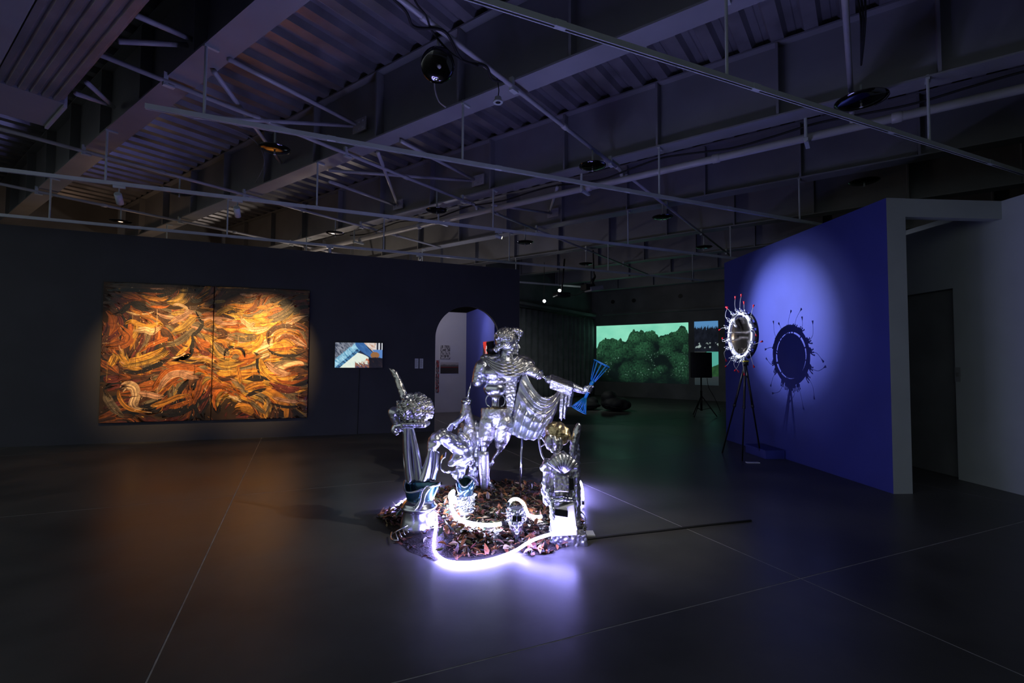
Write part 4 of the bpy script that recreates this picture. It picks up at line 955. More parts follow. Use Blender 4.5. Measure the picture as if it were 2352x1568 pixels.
neon([fz(1168, 1158, .20), fz(1175, 1148, .22), fz(1188, 1146, .22), fz(1201, 1155, .20), fz(1208, 1170, .16), fz(1214, 1182, .13), fz(1232, 1187, .12), fz(1248, 1185, .12)],
     .015, 'neon_in', 'neon_tube', 'short white neon hook over the small ornate head', 7)

# ------------------------------------------------------------------ the silver statue
D0 = 5.97; PXM = D0 / FPX
def S(x, y, dd=0.0):      # statue plane point; dd in metres, negative toward the viewer
    q = atd(x, y, D0); return Vector((q.x, q.y + dd, q.z))
def sc_(px): return px * PXM
def caps(m_, pts, seg=14, squash=None):
    """tapering limb through (x, y, dd, radius_px)"""
    ps = [S(a, b, c) for a, b, c, _ in pts]; rs = [sc_(p[3]) for p in pts]
    m_.tube(ps, rs, seg, squash=squash)
    for p, r_ in zip(ps, rs): m_.ball(p, r_)
def ell(m_, x, y, dd, rx, ry, rz, rot=None): m_.ball(S(x, y, dd), sc_(rx), sc_(rz), sc_(ry), 18, 11, rot)
st = thing('statue', S(1113, 1128), 'silver broken classical statue with outstretched arm and hanging cloak', 'statue')
# torso and upper arms, one skin
m_ = MB()
ell(m_, 1153, 852, .0, 44, 28, 26); ell(m_, 1134, 856, -.08, 24, 17, 14); ell(m_, 1176, 854, -.08, 24, 17, 14)
ell(m_, 1152, 838, .02, 46, 18, 22); ell(m_, 1140, 872, -.02, 32, 13, 22); ell(m_, 1172, 868, -.01, 24, 14, 20)
ell(m_, 1108, 842, .0, 17, 17, 17); ell(m_, 1204, 842, -.02, 18, 17, 17)
caps(m_, [(1106, 842, 0, 16), (1101, 858, 0, 15.5), (1097, 876, 0, 13.5)]); ell(m_, 1097, 874, 0, 13, 9, 13)
caps(m_, [(1204, 844, -.02, 16.5), (1222, 852, -.06, 14), (1236, 859, -.09, 12)])
caps(m_, [(1164, 812, .01, 13), (1161, 832, .01, 17)])
torso = blob(m_, 'torso', 'chrome', st, .012, 4, .006, 34, 1)
# head with face in profile to the right
hd = MB(); ell(hd, 1166, 782, .0, 23, 26, 24); ell(hd, 1176, 796, -.01, 15, 17, 17); ell(hd, 1171, 806, -.02, 14, 10, 15); ell(hd, 1182, 809, -.02, 7, 5, 8)
ell(hd, 1187, 786.5, -.02, 4.5, 2.6, 11); ell(hd, 1188, 811.5, -.02, 3.4, 3, 5); ell(hd, 1179, 799, -.07, 8, 6, 4)
caps(hd, [(1188.5, 788, -.03, 2.0), (1192, 795, -.035, 2.3), (1193.5, 798.5, -.035, 2.5)], 8); ell(hd, 1190, 799, -.045, 2.4, 1.7, 3.6)
ell(hd, 1189.5, 803.4, -.03, 2.6, 1.2, 4.6); ell(hd, 1189, 806.4, -.03, 2.5, 1.3, 4.2); caps(hd, [(1168, 806, .0, 13), (1163, 820, .01, 14)])
head = blob(hd, 'head', 'chrome', st, .005, 2, .0012, 60, 2)
m_ = MB(); m_.ball(S(1187.5, 792, -.075), .010, .008, .007); m_.ball(S(1189, 792, .03), .010, .008, .007); m_.build('eyes', 'smooth', head, True)
hr = MB(); rh = random.Random(3)
ell(hr, 1162, 775, .012, 25, 22, 26); ell(hr, 1150, 786, .03, 14, 14, 22)
for _ in range(210):
    th, ph = rh.uniform(0, 2 * math.pi), math.acos(rh.uniform(-.15, 1)); dx, dy, dz = math.sin(ph) * math.cos(th), math.sin(ph) * math.sin(th), math.cos(ph)
    if dx > .5 and dz < .3: continue
    x, y, dd = 1162 + 25 * dx, 776 - 22.5 * dz, .012 + 26 * PXM * dy
    e1 = Vector((rh.uniform(-1, 1), rh.uniform(-1, 1), rh.uniform(-1.4, .2))).normalized() * sc_(4); c0 = S(x, y, dd); hr.tube([c0 - e1, c0 + Vector((dx, dy, dz)) * .006, c0 + e1], [.006, .009, .006], 6)
for x, y, r_ in ((1181, 758, 5), (1187, 759, 6), (1193, 760, 6), (1197, 764, 5.5), (1196, 769, 4.5), (1191, 765, 5), (1193, 774, 3.8), (1191, 780, 3.4)):
    for dd in (-.06, -.02, .03): hr.ball(S(x, y + rh.uniform(-1, 1), dd), sc_(r_), seg=8, rings=6)
for k in range(26):      # ring of small curls from nape to brow
    t_ = k / 25; x = lerp(1139, 1187, t_); y = 802 - 19 * t_ + rh.uniform(-3.5, 2.5); dd = -.02 - .105 * math.sin(math.pi * min(1, t_ * .8 + .2)) ; c0 = S(x, y, dd)
    hr.tube([c0 + Vector((math.cos(j * 1.1) * .014, -.006 * j * .3, math.sin(j * 1.1) * .014)) for j in range(6)], .0062, 6)
for x, y, r_ in ((1136, 802, 5), (1140, 806, 4.5), (1146, 803, 4), (1141, 796, 5)): hr.ball(S(x, y, .0), sc_(r_), seg=8, rings=6); hr.ball(S(x, y, .05), sc_(r_), seg=8, rings=6)
blob(hr, 'hair', 'chrome', head, .0055, 0, .004, 80, 5)
# quiver behind the shoulder
m_ = MB(); m_.lathe(S(1131, 816, .10), S(1123, 781, .10) - S(1131, 816, .10), [(0, sc_(10)), (.06, sc_(10.5)), (.07, sc_(12)), (.09, sc_(12)), (.10, sc_(9)), (.17, sc_(8.5)), (.175, sc_(7)), (.15, sc_(6))], 16); m_.build('quiver', 'black', st, True)
# cloak round the shoulders
def bez(p, t_):
    p = [Vector(x) for x in p]
    while len(p) > 1: p = [lerp(p[i], p[i + 1], t_) for i in range(len(p) - 1)]
    return p[0]
topc = [(1118, 817, .02), (1140, 832, -.12), (1178, 838, -.15), (1186, 818, -.02)]
midc = [(1114, 821, .0), (1140, 852, -.20), (1190, 856, -.22), (1214, 828, -.04)]
botc = [(1118, 828, -.06), (1140, 870, -.22), (1192, 878, -.26), (1228, 838, -.06)]
def cloak(u, v):
    a = bez(topc, u); b = bez(midc, u); c = bez(botc, u); p = a * (1 - v) ** 2 + b * 2 * v * (1 - v) + c * v * v
    f_ = math.sin(math.pi * u) ** .5
    rg = .022 * math.sin(2 * math.pi * (4.2 * v + .5 * math.sin(5 * u))) * f_ + .01 * math.sin(2 * math.pi * 9 * v + 7 * u) * f_
    return S(p.x, p.y, p.z * .78 - rg - .012)
m_ = MB(); m_.grid(cloak, 60, 44); o = m_.build('cloak_collar', 'chrome', st, True); freeze(o, [('SOLIDIFY', dict(thickness=.012))])
m_ = MB(); cb = MB()
ell(cb, 1140, 826, .07, 34, 14, 14); ell(cb, 1190, 828, .05, 34, 14, 16); ell(cb, 1118, 822, .06, 16, 10, 12); ell(cb, 1215, 834, .0, 14, 10, 16)
for k in range(9): caps(cb, [(1115 + k * 3, 818 + k * 1.2, -.02, 3.4), (1150 + k * 5, 822 + k * 2, .02, 3.6), (1205 + k * 2, 826 + k * 1.4, -.03, 3.2), (1226, 838, -.04, 3.0)], 7)
blob(cb, 'cloak_back', 'chrome', st, .012, 2, .006, 30, 4)
# mechanical elbow
m_ = MB(); a, b = S(1234, 858, -.085), S(1262, 872, -.13); ax = b - a; L_ = ax.length
m_.lathe(a, ax, [(0, sc_(12)), (.015, sc_(13)), (.035, sc_(13)), (.04, sc_(7)), (.05, sc_(5))], 16); m_.lathe(a, ax, [(.03, sc_(3.6)), (L_ * .7, sc_(3.6))], 12); m_.lathe(a, ax, [(L_ * .66, sc_(6)), (L_ * .7, sc_(9)), (L_, sc_(9.5)), (L_ + .01, sc_(8))], 16); m_.build('elbow_joint', 'smooth', st, True)
# forearm and hand
fa = MB(); caps(fa, [(1260, 871, -.13, 10), (1282, 877, -.17, 12), (1304, 884, -.20, 10.5), (1326, 892, -.235, 7.5)])
BA0, BA1 = S(1366, 846, -.28), S(1327, 930, -.25)       # cage axis
def baxis(t_): return lerp(BA0, BA1, t_)
HC = baxis(.53)
caps(fa, [(1326, 892, -.235, 7.5), (1334, 894, -.235, 7.5), (1340, 895, -.245, 7)])
bd = (BA1 - BA0).normalized(); side = Vector((0, -1, 0)); side = (side - bd * side.dot(bd)).normalized(); outw = bd.cross(side)
if outw.x < 0: outw = -outw
for k in range(4):     # four fingers wrap the handle from the front
    c = HC + bd * (-.026 + .0195 * k); r_ = .0095 - .0006 * abs(k - 1)
    pth = [c + (side * math.cos(an) + outw * math.sin(an)) * rr for an, rr in ((-2.2, .040), (-1.2, .037), (-.3, .033), (.6, .030), (1.5, .028), (2.3 - .12 * k, .026))]
    fa.tube(pth, [r_ * 1.1, r_ * 1.1, r_, r_, r_ * .9, r_ * .75], 9)
    for p_ in pth[1:5]: fa.ball(p_, r_ * 1.05, seg=8, rings=6)
pth = [HC + bd * -.03 - outw * .035 + side * .015, HC + bd * -.045 - outw * .005 + side * .034, HC + bd * -.05 + outw * .025 + side * .03, HC + bd * -.045 + outw * .04 + side * .012]
fa.tube(pth, [.012, .011, .0105, .008], 9)
fa.ball(HC - outw * .035 + side * .008, .036, .026, .034)
blob(fa, 'forearm_and_hand', 'chrome', st, .0055, 2, .003, 45, 6)
# cloth thrown over the forearm with its hanging tail
cl = MB()
for k in range(9):
    x0 = 1264 + k * 5.2; y0 = 863 + k * 1.9
    cl.tube([S(x0 - 2, y0 + 26, -.20 - .01 * k), S(x0, y0 + 8, -.27 - .01 * k), S(x0 + 1, y0 - 1, -.18 - .008 * k), S(x0 + 2, y0 + 9, -.08 - .006 * k), S(x0 + 2, y0 + 22, -.08)], [sc_(4), sc_(4.6), sc_(4.6), sc_(4.4), sc_(4)], 8)
blob(cl, 'arm_drapery', 'chrome', st, .009, 2, .004, 40, 8)
tl_ = MB()
for k in range(7):
    x0 = 1287 + k * 3.9; yb = (958, 962, 955, 958, 940, 925, 912)[k]
    tl_.tube([S(x0, 884 + k, -.19), S(x0 - 1, 905, -.20 - .012 * (k % 2)), S(x0 - 3 - k * .3, 930, -.19 - .015 * (k % 2)), S(x0 - 4 - k * .6, yb, -.18)], [sc_(3.4), sc_(3.2), sc_(3.0), sc_(2.0)], 8)
blob(tl_, 'drapery_tail', 'chrome', st, .0075, 1, .004, 40, 9)
# big hanging drapery
def drape(u, v):
    Lx, Ly = (1206 - 26 * v ** .6 - 9 * v, 852 + 140 * v); Rx, Ry = (1288 - 12 * v - 26 * v * v, 874 + 122 * v)
    x = lerp(Lx, Rx, u); y = lerp(Ly, Ry, u) + (36 * (1 - v) ** 1.2 + 10) * 4 * u * (1 - u) * (.9 + .2 * u)
    rdg = lambda f_: 1 - 2 * abs(math.sin(math.pi * f_)) ** .8
    wv = min(1, max(0, (v - .22 - .25 * abs(u - .45)) / .45)); wv = wv * wv * (3 - 2 * wv)
    arcs = rdg(5.0 * v + 1.1 * (u - .5) ** 2 + .12 * math.sin(7 * u)) * math.sin(math.pi * min(1, .06 + u * .94)) ** .6
    rad = rdg(5.5 * u ** .8 - .9 * (1 - v) * (u - .35) + .25 * v)
    dd = -.06 - .11 * math.sin(math.pi * u) * (1 - .3 * v) - .10 * u - .030 * arcs * (1 - .85 * wv) - .030 * rad * wv - .004 * math.sin(31 * u + 11 * v)
    return S(x, y, dd)
m_ = MB(); m_.grid(drape, 90, 90); o = m_.build('drapery', 'chrome', st, True); freeze(o, [('SOLIDIFY', dict(thickness=.014))])
m_ = MB(); m_.tube([S(1199, 1000, -.10), S(1193, 1130, -.08)], sc_(2.2), 10); m_.build('support_rod', 'smooth', st, True)
# cut slab joining chest and hip
m_ = MB(); m_.box8([S(1162, 946, -.05), S(1180, 940, -.05), S(1180, 940, .10), S(1162, 946, .10), S(1162, 862, -.09), S(1189, 866, -.09), S(1189, 866, .09), S(1162, 862, .09)])
m_.box8([S(1152, 976, -.10), S(1160, 978, -.10), S(1160, 978, .0), S(1152, 976, .0), S(1162, 938, -.06), S(1182, 936, -.06), S(1182, 936, .08), S(1162, 938, .08)])
blob(m_, 'cut_slab', 'chrome', st, .009, 1, .012, 50, 3)
# turned waist piece
m_ = MB(); cx = S(1138, 936, -.01); prof = [(936, 10), (930, 8.5), (920, 9), (913, 11), (909, 17), (905, 23), (898, 27), (891, 28), (886, 26), (882, 23), (878, 18)]
m_.lathe(cx, UP, [((936 - y) * PXM, sc_(r_)) for y, r_ in prof], 30, sx=1.0, sy=.72); m_.build('waist_bulb', 'smooth', st, True)
for sg in (-1, 1):
    m_ = MB(); c = S(1138 + sg * 13, 920, -.01); m_.tube([c + Vector((sg * sc_(9) * math.cos(R(d)), 0, sc_(13) * math.sin(R(d)))) for d in range(-95, 96, 19)], sc_(1.6), 8); m_.build('waist_handle', 'smooth', st, True)
# hips and thighs, open cup at the waist
hp = MB(); ell(hp, 1141, 950, .0, 37, 40, 27); ell(hp, 1124, 972, -.02, 23, 26, 23); ell(hp, 1158, 972, -.02, 24, 26, 24)
caps(hp, [(1122, 974, -.02, 21), (1117, 1000, -.04, 18.5), (1114, 1014, -.04, 13)]); caps(hp, [(1158, 974, -.02, 22), (1153, 1002, .0, 19.5), (1149, 1022, .02, 13), (1147, 1034, .02, 6)])
hips = blob(hp, 'hips_and_thighs', 'chrome', st, .012, 4, .006, 34, 11)
bmx = bmesh.new(); bmx.from_mesh(hips.data)
zc = S(1141, 937, 0).z - wloc(st).z
bmesh.ops.bisect_plane(bmx, geom=bmx.verts[:] + bmx.edges[:] + bmx.faces[:], plane_co=(0, 0, zc), plane_no=(0, 0, 1), clear_outer=True)
bmx.to_mesh(hips.data); bmx.free(); freeze(hips, [('SOLIDIFY', dict(thickness=.016))])
m_ = MB(); m_.lathe(S(1141, 952, .0), UP, [(0, .001), (0, sc_(32))], 28, sy=.7, cap=False); m_.build('cup_floor', 'gold', st)
# supporting leg: nub and prosthetic shin
m_ = MB(); caps(m_, [(1113, 1010, -.04, 10), (1112, 1024, -.04, 7), (1111, 1037, -.04, 5.5)], 12); blob(m_, 'knee_stub', 'chrome', st, .007, 2)
m_ = MB(); m_.lathe(S(1111, 1034, -.04), S(1113, 1136, -.03) - S(1111, 1034, -.04), [(0, sc_(8)), (.006, sc_(12)), (.05, sc_(12.2)), (.15, sc_(12.5)), (.26, sc_(11)), (.36, sc_(9.2)), (.46, sc_(8)), (.53, sc_(8.5))], 20); m_.build('shin_tube', 'chrome', st, True)
# trailing leg reduced to a twisted rod, with foot
m_ = MB(); caps(m_, [(1148, 1030, .02, 6), (1142, 1042, .03, 4), (1132, 1056, .05, 3), (1128, 1068, .06, 4.5), (1121, 1076, .07, 4), (1119, 1092, .08, 4.5), (1120, 1108, .09, 5), (1126, 1118, .08, 6), (1137, 1126, .0, 5)], 10)
caps(m_, [(1119, 1074, .07, 3), (1126, 1066, .06, 5), (1133, 1064, .06, 2.5)], 8); blob(m_, 'twisted_leg', 'chrome', st, .0065, 2, .003, 40)
# tree stump with snake, and the detached hand resting on it
sp = MB(); caps(sp, [(1076, 985, .06, 22), (1073, 1005, .06, 23), (1078, 1030, .06, 20), (1084, 1058, .06, 13), (1088, 1078, .06, 11), (1084, 1098, .06, 13), (1086, 1126, .06, 15)])
caps(sp, [(1094, 975, .05, 9), (1096, 1000, .05, 9), (1094, 1028, .04, 8), (1093, 1052, .03, 7), (1098, 1068, .03, 9)]); caps(sp, [(1060, 990, .02, 9), (1060, 1015, .0, 10), (1064, 1035, .02, 8)])
sp.tube(smoothpath([S(1058, 992, -.06), S(1072, 1002, -.09), S(1080, 1016, -.08), S(1070, 1030, -.07), S(1082, 1042, -.05), S(1088, 1058, -.03), S(1082, 1072, -.01)], 5), sc_(4.5), 8)
blob(sp, 'tree_stump', 'chrome', st, .011, 3, .012, 26, 7)
hn = MB(); caps(hn, [(1071, 926, -.02, 9.5), (1069, 940, -.03, 8.5), (1064, 953, -.05, 8), (1056, 962, -.08, 7.5), (1048, 968, -.10, 7)]); caps(hn, [(1071, 926, -.02, 9), (1074, 950, .0, 10), (1080, 978, .02, 13)])
for k, (ex, ey) in enumerate(((1030, 980), (1031, 984), (1034, 986), (1038, 987))):
    caps(hn, [(1050, 966 + k * 1.6, -.11 + .012 * k, 3.0), ((1050 + ex) / 2 - 2, (966 + ey) / 2 - 3 + k * .5, -.13 + .014 * k, 2.8), (ex, ey, -.125 + .018 * k, 1.9)], 8)
caps(hn, [(1053, 968, -.06, 3.2), (1050, 977, -.06, 2.8), (1046, 982, -.07, 2.2)], 8)
blob(hn, 'detached_hand', 'chrome', st, .007, 2, .003, 40, 12)
m_ = MB(); kb = S(1072, 930, -.02)
m_.lathe(kb, UP, [(0, sc_(8)), (sc_(4), sc_(11)), (sc_(8), sc_(12.3)), (sc_(11), sc_(12)), (sc_(15), sc_(9)), (sc_(17.5), sc_(3))], 24); m_.build('wrist_knob', 'smooth', st, True)
m_ = MB(); m_.tube([S(1074, 916, -.02), S(1078, 897, -.015), S(1082, 878, -.01)], [sc_(4.5), sc_(2.4), sc_(.9)], 12); m_.build('wrist_spike', 'smooth', st, True)

# blue lattice cage held in the hand
cg = thing('lattice_cage', HC, 'blue lattice double cone gripped in the statue hand', 'cage')
side2 = side
def cone(c0, r0_, c1, r1_, nr, nm):
    ax = (c1 - c0).normalized(); a_ = ax.orthogonal().normalized(); b_ = ax.cross(a_)
    for c, r_ in ((c0, r0_), (c1, r1_)):
        if r_ > .03:
            m_ = MB(); m_.tube([c + (a_ * math.cos(2 * math.pi * k / 28) + b_ * math.sin(2 * math.pi * k / 28)) * r_ for k in range(29)], .0075, 8, cap=False); m_.build('ring', 'cage', cg, True)
    for k in range(nr):
        d = a_ * math.cos(2 * math.pi * k / nr) + b_ * math.sin(2 * math.pi * k / nr); m_ = MB(); m_.tube([c0 + d * r0_, c1 + d * r1_], .0055, 6); m_.build('lattice_bar', 'cage', cg, True)
c_t, c_b = S(1372, 834, -.29), S(1323, 936, -.25); ct2, cb2 = S(1353, 872, -.28), S(1336, 911, -.26)
cone(c_t, sc_(18), ct2, sc_(5), 10, 'upper'); cone(c_b, sc_(17.5), cb2, sc_(3.5), 12, 'lower')
m_ = MB(); m_.tube([S(1353.5, 871, -.28), S(1336, 912, -.26)], sc_(3.6), 12); m_.tube([ct2, S(1348, 883, -.28)], sc_(4.6), 12); m_.build('handle', 'cage', cg, True)

# ------------------------------------------------------------------ left vessel with curled head, blades and bent limb
D1 = 4.62; K1 = D1 / FPX
def A(x, y, dd=0.0):
    q = atd(x, y, D1); return Vector((q.x, q.y + dd, q.z))
def capA(m_, pts, seg=12, fn=A, k=K1, squash=None):
    ps = [fn(a, b, c) for a, b, c, _ in pts]; rs = [p[3] * k for p in pts]; m_.tube(ps, rs, seg, squash=squash)
    for p, r_ in zip(ps, rs): m_.ball(p, r_, seg=10, rings=7)
va = thing('vessel_sculpture', A(960, 1212), 'silver vase sculpture crowned by a curly upside-down head and raised arm', 'sculpture')
foot = A(961, 1215); zs = lambda y: (1215 - y) * K1
m_ = MB(); m_.lathe(foot, UP, [(-.04, 42 * K1), (zs(1204), 41 * K1), (zs(1188), 38 * K1), (zs(1172), 35 * K1), (zs(1168), 37 * K1), (zs(1166), 40 * K1), (zs(1161), 40 * K1), (zs(1159), 36 * K1), (zs(1155), 36 * K1), (zs(1153), 33 * K1), (zs(1149), 30 * K1), (zs(1145), 22 * K1)], 40); m_.build('urn_foot', 'smooth', va, True)
# broken bowl: open shell with ragged rim
def bowl(u, v):
    a = 2 * math.pi * u; r_ = (27 + 9 * v ** .7) * K1 * (1 + .06 * math.sin(3 * a + 1)); top = 1108 + 8 * math.sin(a * 2 + .5) + 16 * max(0, math.cos(a - 5.0)) - 6 * max(0, math.cos(a - .2)) ** 3
    y = lerp(1152, top, v); fl_ = 1 + .22 * max(0, math.cos(a - .1)) ** 6 * v
    return A(963, y) + Vector((math.cos(a) * r_ * fl_, math.sin(a) * r_ * .85, 0))
m_ = MB(); m_.grid(bowl, 60, 14); o = m_.build('broken_bowl', 'teal', va, True); freeze(o, [('SOLIDIFY', dict(thickness=.012))])
m_ = MB(); m_.tube([bowl(k / 60, 1) for k in range(61)], .009, 8, cap=False); m_.build('bowl_rim', 'smooth', va, True)
m_ = MB(); m_.grid(lambda u, v: A(lerp(lerp(958, 985, v), lerp(966, 998, v), u) + 3 * math.sin(v * 6), lerp(1154, 1106, v) + 5 * u, -.175 + .03 * math.sin(u * 9 + v * 4) + .02 * v), 14, 14); o = m_.build('bowl_shard', 'smooth', va, True); freeze(o, [('SOLIDIFY', dict(thickness=.01))])
# blades (tapered, folded sheets)
def blade(name, L0, R0, L1, R1, fold, dd, bow=0.0, m='smooth', n=18):
    def f_(u, v):
        xl, yl = lerp(L0[0], L1[0], v), lerp(L0[1], L1[1], v); xr, yr = lerp(R0[0], R1[0], v), lerp(R0[1], R1[1], v)
        x = lerp(xl, xr, u) + bow * math.sin(math.pi * v); return A(x, lerp(yl, yr, u), dd - fold * math.sin(math.pi * u))
    m_ = MB(); m_.grid(f_, 10, n); o = m_.build(name, m, va, True); freeze(o, [('SOLIDIFY', dict(thickness=.012))]); return o
blade('blade', (927, 975), (942, 975), (937, 1108), (950, 1108), .05, .0, -3)
blade('blade', (938, 975), (945, 978), (948, 1106), (972, 1108), .045, .03, 2)
blade('blade', (985, 1030), (993, 1030), (960, 1106), (984, 1106), .05, .02, 2)
blade('blade', (993, 1028), (1005, 1040), (986, 1104), (996, 1104), .03, .05, 3)
m_ = MB(); m_.tube([A(932, 1108), A(926, 1042)], [.006, .003], 8); m_.build('thin_spike', 'smooth', va, True)
# curly head, upside down on its plate
ch = MB(); rc = random.Random(9); capA(ch, [(945, 942, 0, 30), (962, 938, 0, 28)])
for _ in range(230):
    th, ph = rc.uniform(0, 2 * math.pi), math.acos(rc.uniform(-.85, 1)); dx, dy, dz = math.sin(ph) * math.cos(th), math.sin(ph) * math.sin(th), math.cos(ph)
    p = A(954 + 37 * dx, 938 - 33 * dz, 33 * K1 * dy); ch.ball(p, rc.uniform(3.2, 6.2) * K1, seg=8, rings=6)
capA(ch, [(985, 925, 0, 8), (991, 940, 0, 7), (988, 955, 0, 7)])
blob(ch, 'curly_head', 'chrome', va, .0075, 0, .012, 60, 3)
m_ = MB(); m_.box8([A(925, 981, -.09), A(984, 978, -.11), A(984, 978, .10), A(925, 981, .10), A(924, 972, -.09), A(985, 969, -.11), A(985, 969, .10), A(924, 972, .10)])
for k in range(9): m_.ball(A(932 + k * 6, 970, -.11), 4 * K1, seg=8, rings=6)
blob(m_, 'neck_plate', 'chrome', va, .008, 1, .004, 40)
ar = MB(); capA(ar, [(932, 922, .0, 9), (924, 902, .02, 8.5), (915, 880, .04, 8), (908, 864, .05, 7), (904, 858, .05, 7.5), (900, 853, .05, 5)])
capA(ar, [(903, 856, .05, 3.5), (896, 850, .05, 2.6), (890, 845, .04, 1.6)], 8); capA(ar, [(905, 855, .04, 3), (900, 848, .03, 2)], 8); capA(ar, [(932, 922, 0, 9), (938, 936, 0, 10)]); capA(ar, [(930, 925, 0, 6), (918, 930, .0, 7), (914, 922, .0, 4)])
blob(ar, 'raised_arm', 'chrome', va, .0075, 2, .007, 36, 8)
ju = MB(); capA(ju, [(905, 948, .0, 13), (906, 958, .0, 11), (912, 974, .0, 9), (918, 984, .0, 8)]); ju.ball(A(905, 947, 0), 13.5 * K1); capA(ju, [(914, 940, 0, 8), (922, 936, 0, 9)])
blob(ju, 'shoulder_ball', 'chrome', va, .009, 3, .005, 30)
m_ = MB(); m_.tube(smoothpath([A(925, 976), A(912, 978), A(906, 986), A(909, 994), A(914, 992)], 6), [9 * K1] * 8 + [8 * K1] * 8 + [5 * K1] * 9, 12); m_.build('curl_handle', 'smooth', va, True)
# bent limb arching to the right
bl = MB(); capA(bl, [(990, 1030, .05, 13), (998, 1012, .06, 17), (1012, 1005, .10, 17), (1032, 1020, .16, 19), (1052, 1038, .20, 20), (1060, 1060, .22, 18), (1056, 1080, .22, 15), (1048, 1096, .20, 12), (1042, 1104, .18, 8)])
capA(bl, [(1056, 1062, .20, 16), (1042, 1062, .16, 14), (1033, 1070, .14, 9)]); capA(bl, [(1050, 1082, .20, 10), (1043, 1098, .16, 8), (1036, 1094, .15, 5)]); capA(bl, [(1058, 1088, .2, 8), (1056, 1104, .18, 6)])
blob(bl, 'bent_limb', 'chrome', va, .010, 3, .010, 26, 5)
def shell(u, v):
    a = lerp(R(100), R(300), u); r_ = (20 - 6 * v) * K1; return A(1024, 1068, .12) + Vector((math.cos(a) * r_ * 1.0, -.09 * v, math.sin(a) * r_ * 1.25))
m_ = MB(); m_.grid(shell, 24, 6); o = m_.build('shell_shard', 'smooth', va, True); freeze(o, [('SOLIDIFY', dict(thickness=.01))])
# grille lying at the foot of the urn
gt = thing('wire_grille', fl(918, 1236), 'small bent metal grille half buried left of the urn', 'grille')
m_ = MB(); m_.tube(smoothpath([fz(900, 1222, .05), fz(898, 1234, .04), fz(904, 1240, .05), fz(915, 1240, .06)], 5), .007, 8); m_.build('frame_bar', 'smooth', gt, True)
m_ = MB(); m_.tube([fz(900, 1226, .07), fz(936, 1206, .15)], .006, 8); m_.build('frame_bar', 'smooth', gt, True)
for k in range(4):
    m_ = MB(); m_.tube([fz(908 + k * 8, 1222 - k * 5, .09), fz(914 + k * 8, 1238 - k * 5, .06)], .005, 6); m_.build('cross_bar', 'smooth', gt, True)

# ------------------------------------------------------------------ cup and small ornate heads among the leaves
D2 = 4.80; K2 = D2 / FPX
def C2(x, y, dd=0.0):
    q = atd(x, y, D2); return Vector((q.x, q.y + dd, q.z))
cu = thing('glazed_cup', C2(1070, 1186), 'teal broken cup on a silver ornate stem at the stump foot', 'cup')
def cupf(u, v):
    a = 2 * math.pi * u; r_ = (13 + 8 * math.sin(v * 2.2)) * K2; top = 1100 + 3 * math.sin(3 * a) + 10 * max(0, -math.sin(a)) ** 2
    return C2(1069, lerp(1140, top, v)) + Vector((math.cos(a) * r_, math.sin(a) * r_, 0))
m_ = MB(); m_.grid(cupf, 40, 12); o = m_.build('cup_bowl', 'teal', cu, True); freeze(o, [('SOLIDIFY', dict(thickness=.012))])
m_ = MB(); m_.tube([cupf(k / 40, 1) for k in range(41)], .007, 8, cap=False); m_.build('cup_rim', 'smooth', cu, True)
ornament_seed = random.Random(31)
def ornate(parent, fn, k, cx, y0, y1, r0_, r1_, m='smooth', voxel=.006):
    b_ = MB(); n = 64
    b_.lathe(fn(cx, y1), UP, [(0, r1_ * k * .8), ((y1 - y0) * k * .5, (r0_ + r1_) / 2 * k * .85), ((y1 - y0) * k, r0_ * k * .8)], 16)
    for i in range(n):
        a = ornament_seed.uniform(0, 6.28); v = ornament_seed.random(); r_ = lerp(r0_, r1_, v) * k; p = fn(cx, lerp(y0, y1, v)) + Vector((math.cos(a) * r_, math.sin(a) * r_, 0)); rr = ornament_seed.uniform(2.2, 4.2) * k
        b_.tube([p + Vector((math.cos(a + .8 * j) * rr * 1.2, math.sin(a + .8 * j) * .3 * rr, math.sin(j * .9) * rr * 1.4)) for j in range(7)], rr * .42, 6)
    return blob(b_, 'ornament', m, parent, voxel, 0)
ornate(cu, C2, K2, 1070, 1136, 1170, 20, 17)
m_ = MB(); m_.lathe(C2(1072, 1192), UP, [(0, 10 * K2), (6 * K2, 14 * K2), (20 * K2, 17 * K2), (26 * K2, 12 * K2)], 14); m_.build('stem_foot', 'smooth', cu, True)
D3 = 4.33; K3 = D3 / FPX
def C3(x, y, dd=0.0):
    q = atd(x, y, D3); return Vector((q.x, q.y + dd, q.z))
oh = thing('ornate_head', C3(1186, 1230), 'small chrome ornate head standing in front leaves under the neon hook', 'ornament')
ornate(oh, C3, K3, 1186, 1166, 1196, 17, 19)
fb_ = MB(); capA(fb_, [(1186, 1196, 0, 18), (1186, 1212, -.01, 15), (1187, 1226, -.01, 9)], 12, C3, K3)
for x, y, r_ in ((1178, 1200, 5), (1195, 1200, 5), (1187, 1208, 5), (1187, 1217, 6)): fb_.ball(C3(x, y, -.06), r_ * K3)
blob(fb_, 'face', 'smooth', oh, .007, 2, .004, 40)
for (xa, xb) in ((1180, 1183), (1191, 1194)):
    m_ = MB(); m_.box(C3((xa + xb) / 2 + 0, 1183, -.09), (1, 0, 0), (0, 1, 0), UP, 10 * K3, .02, 12 * K3); m_.build('square_bezel', 'dish', oh)

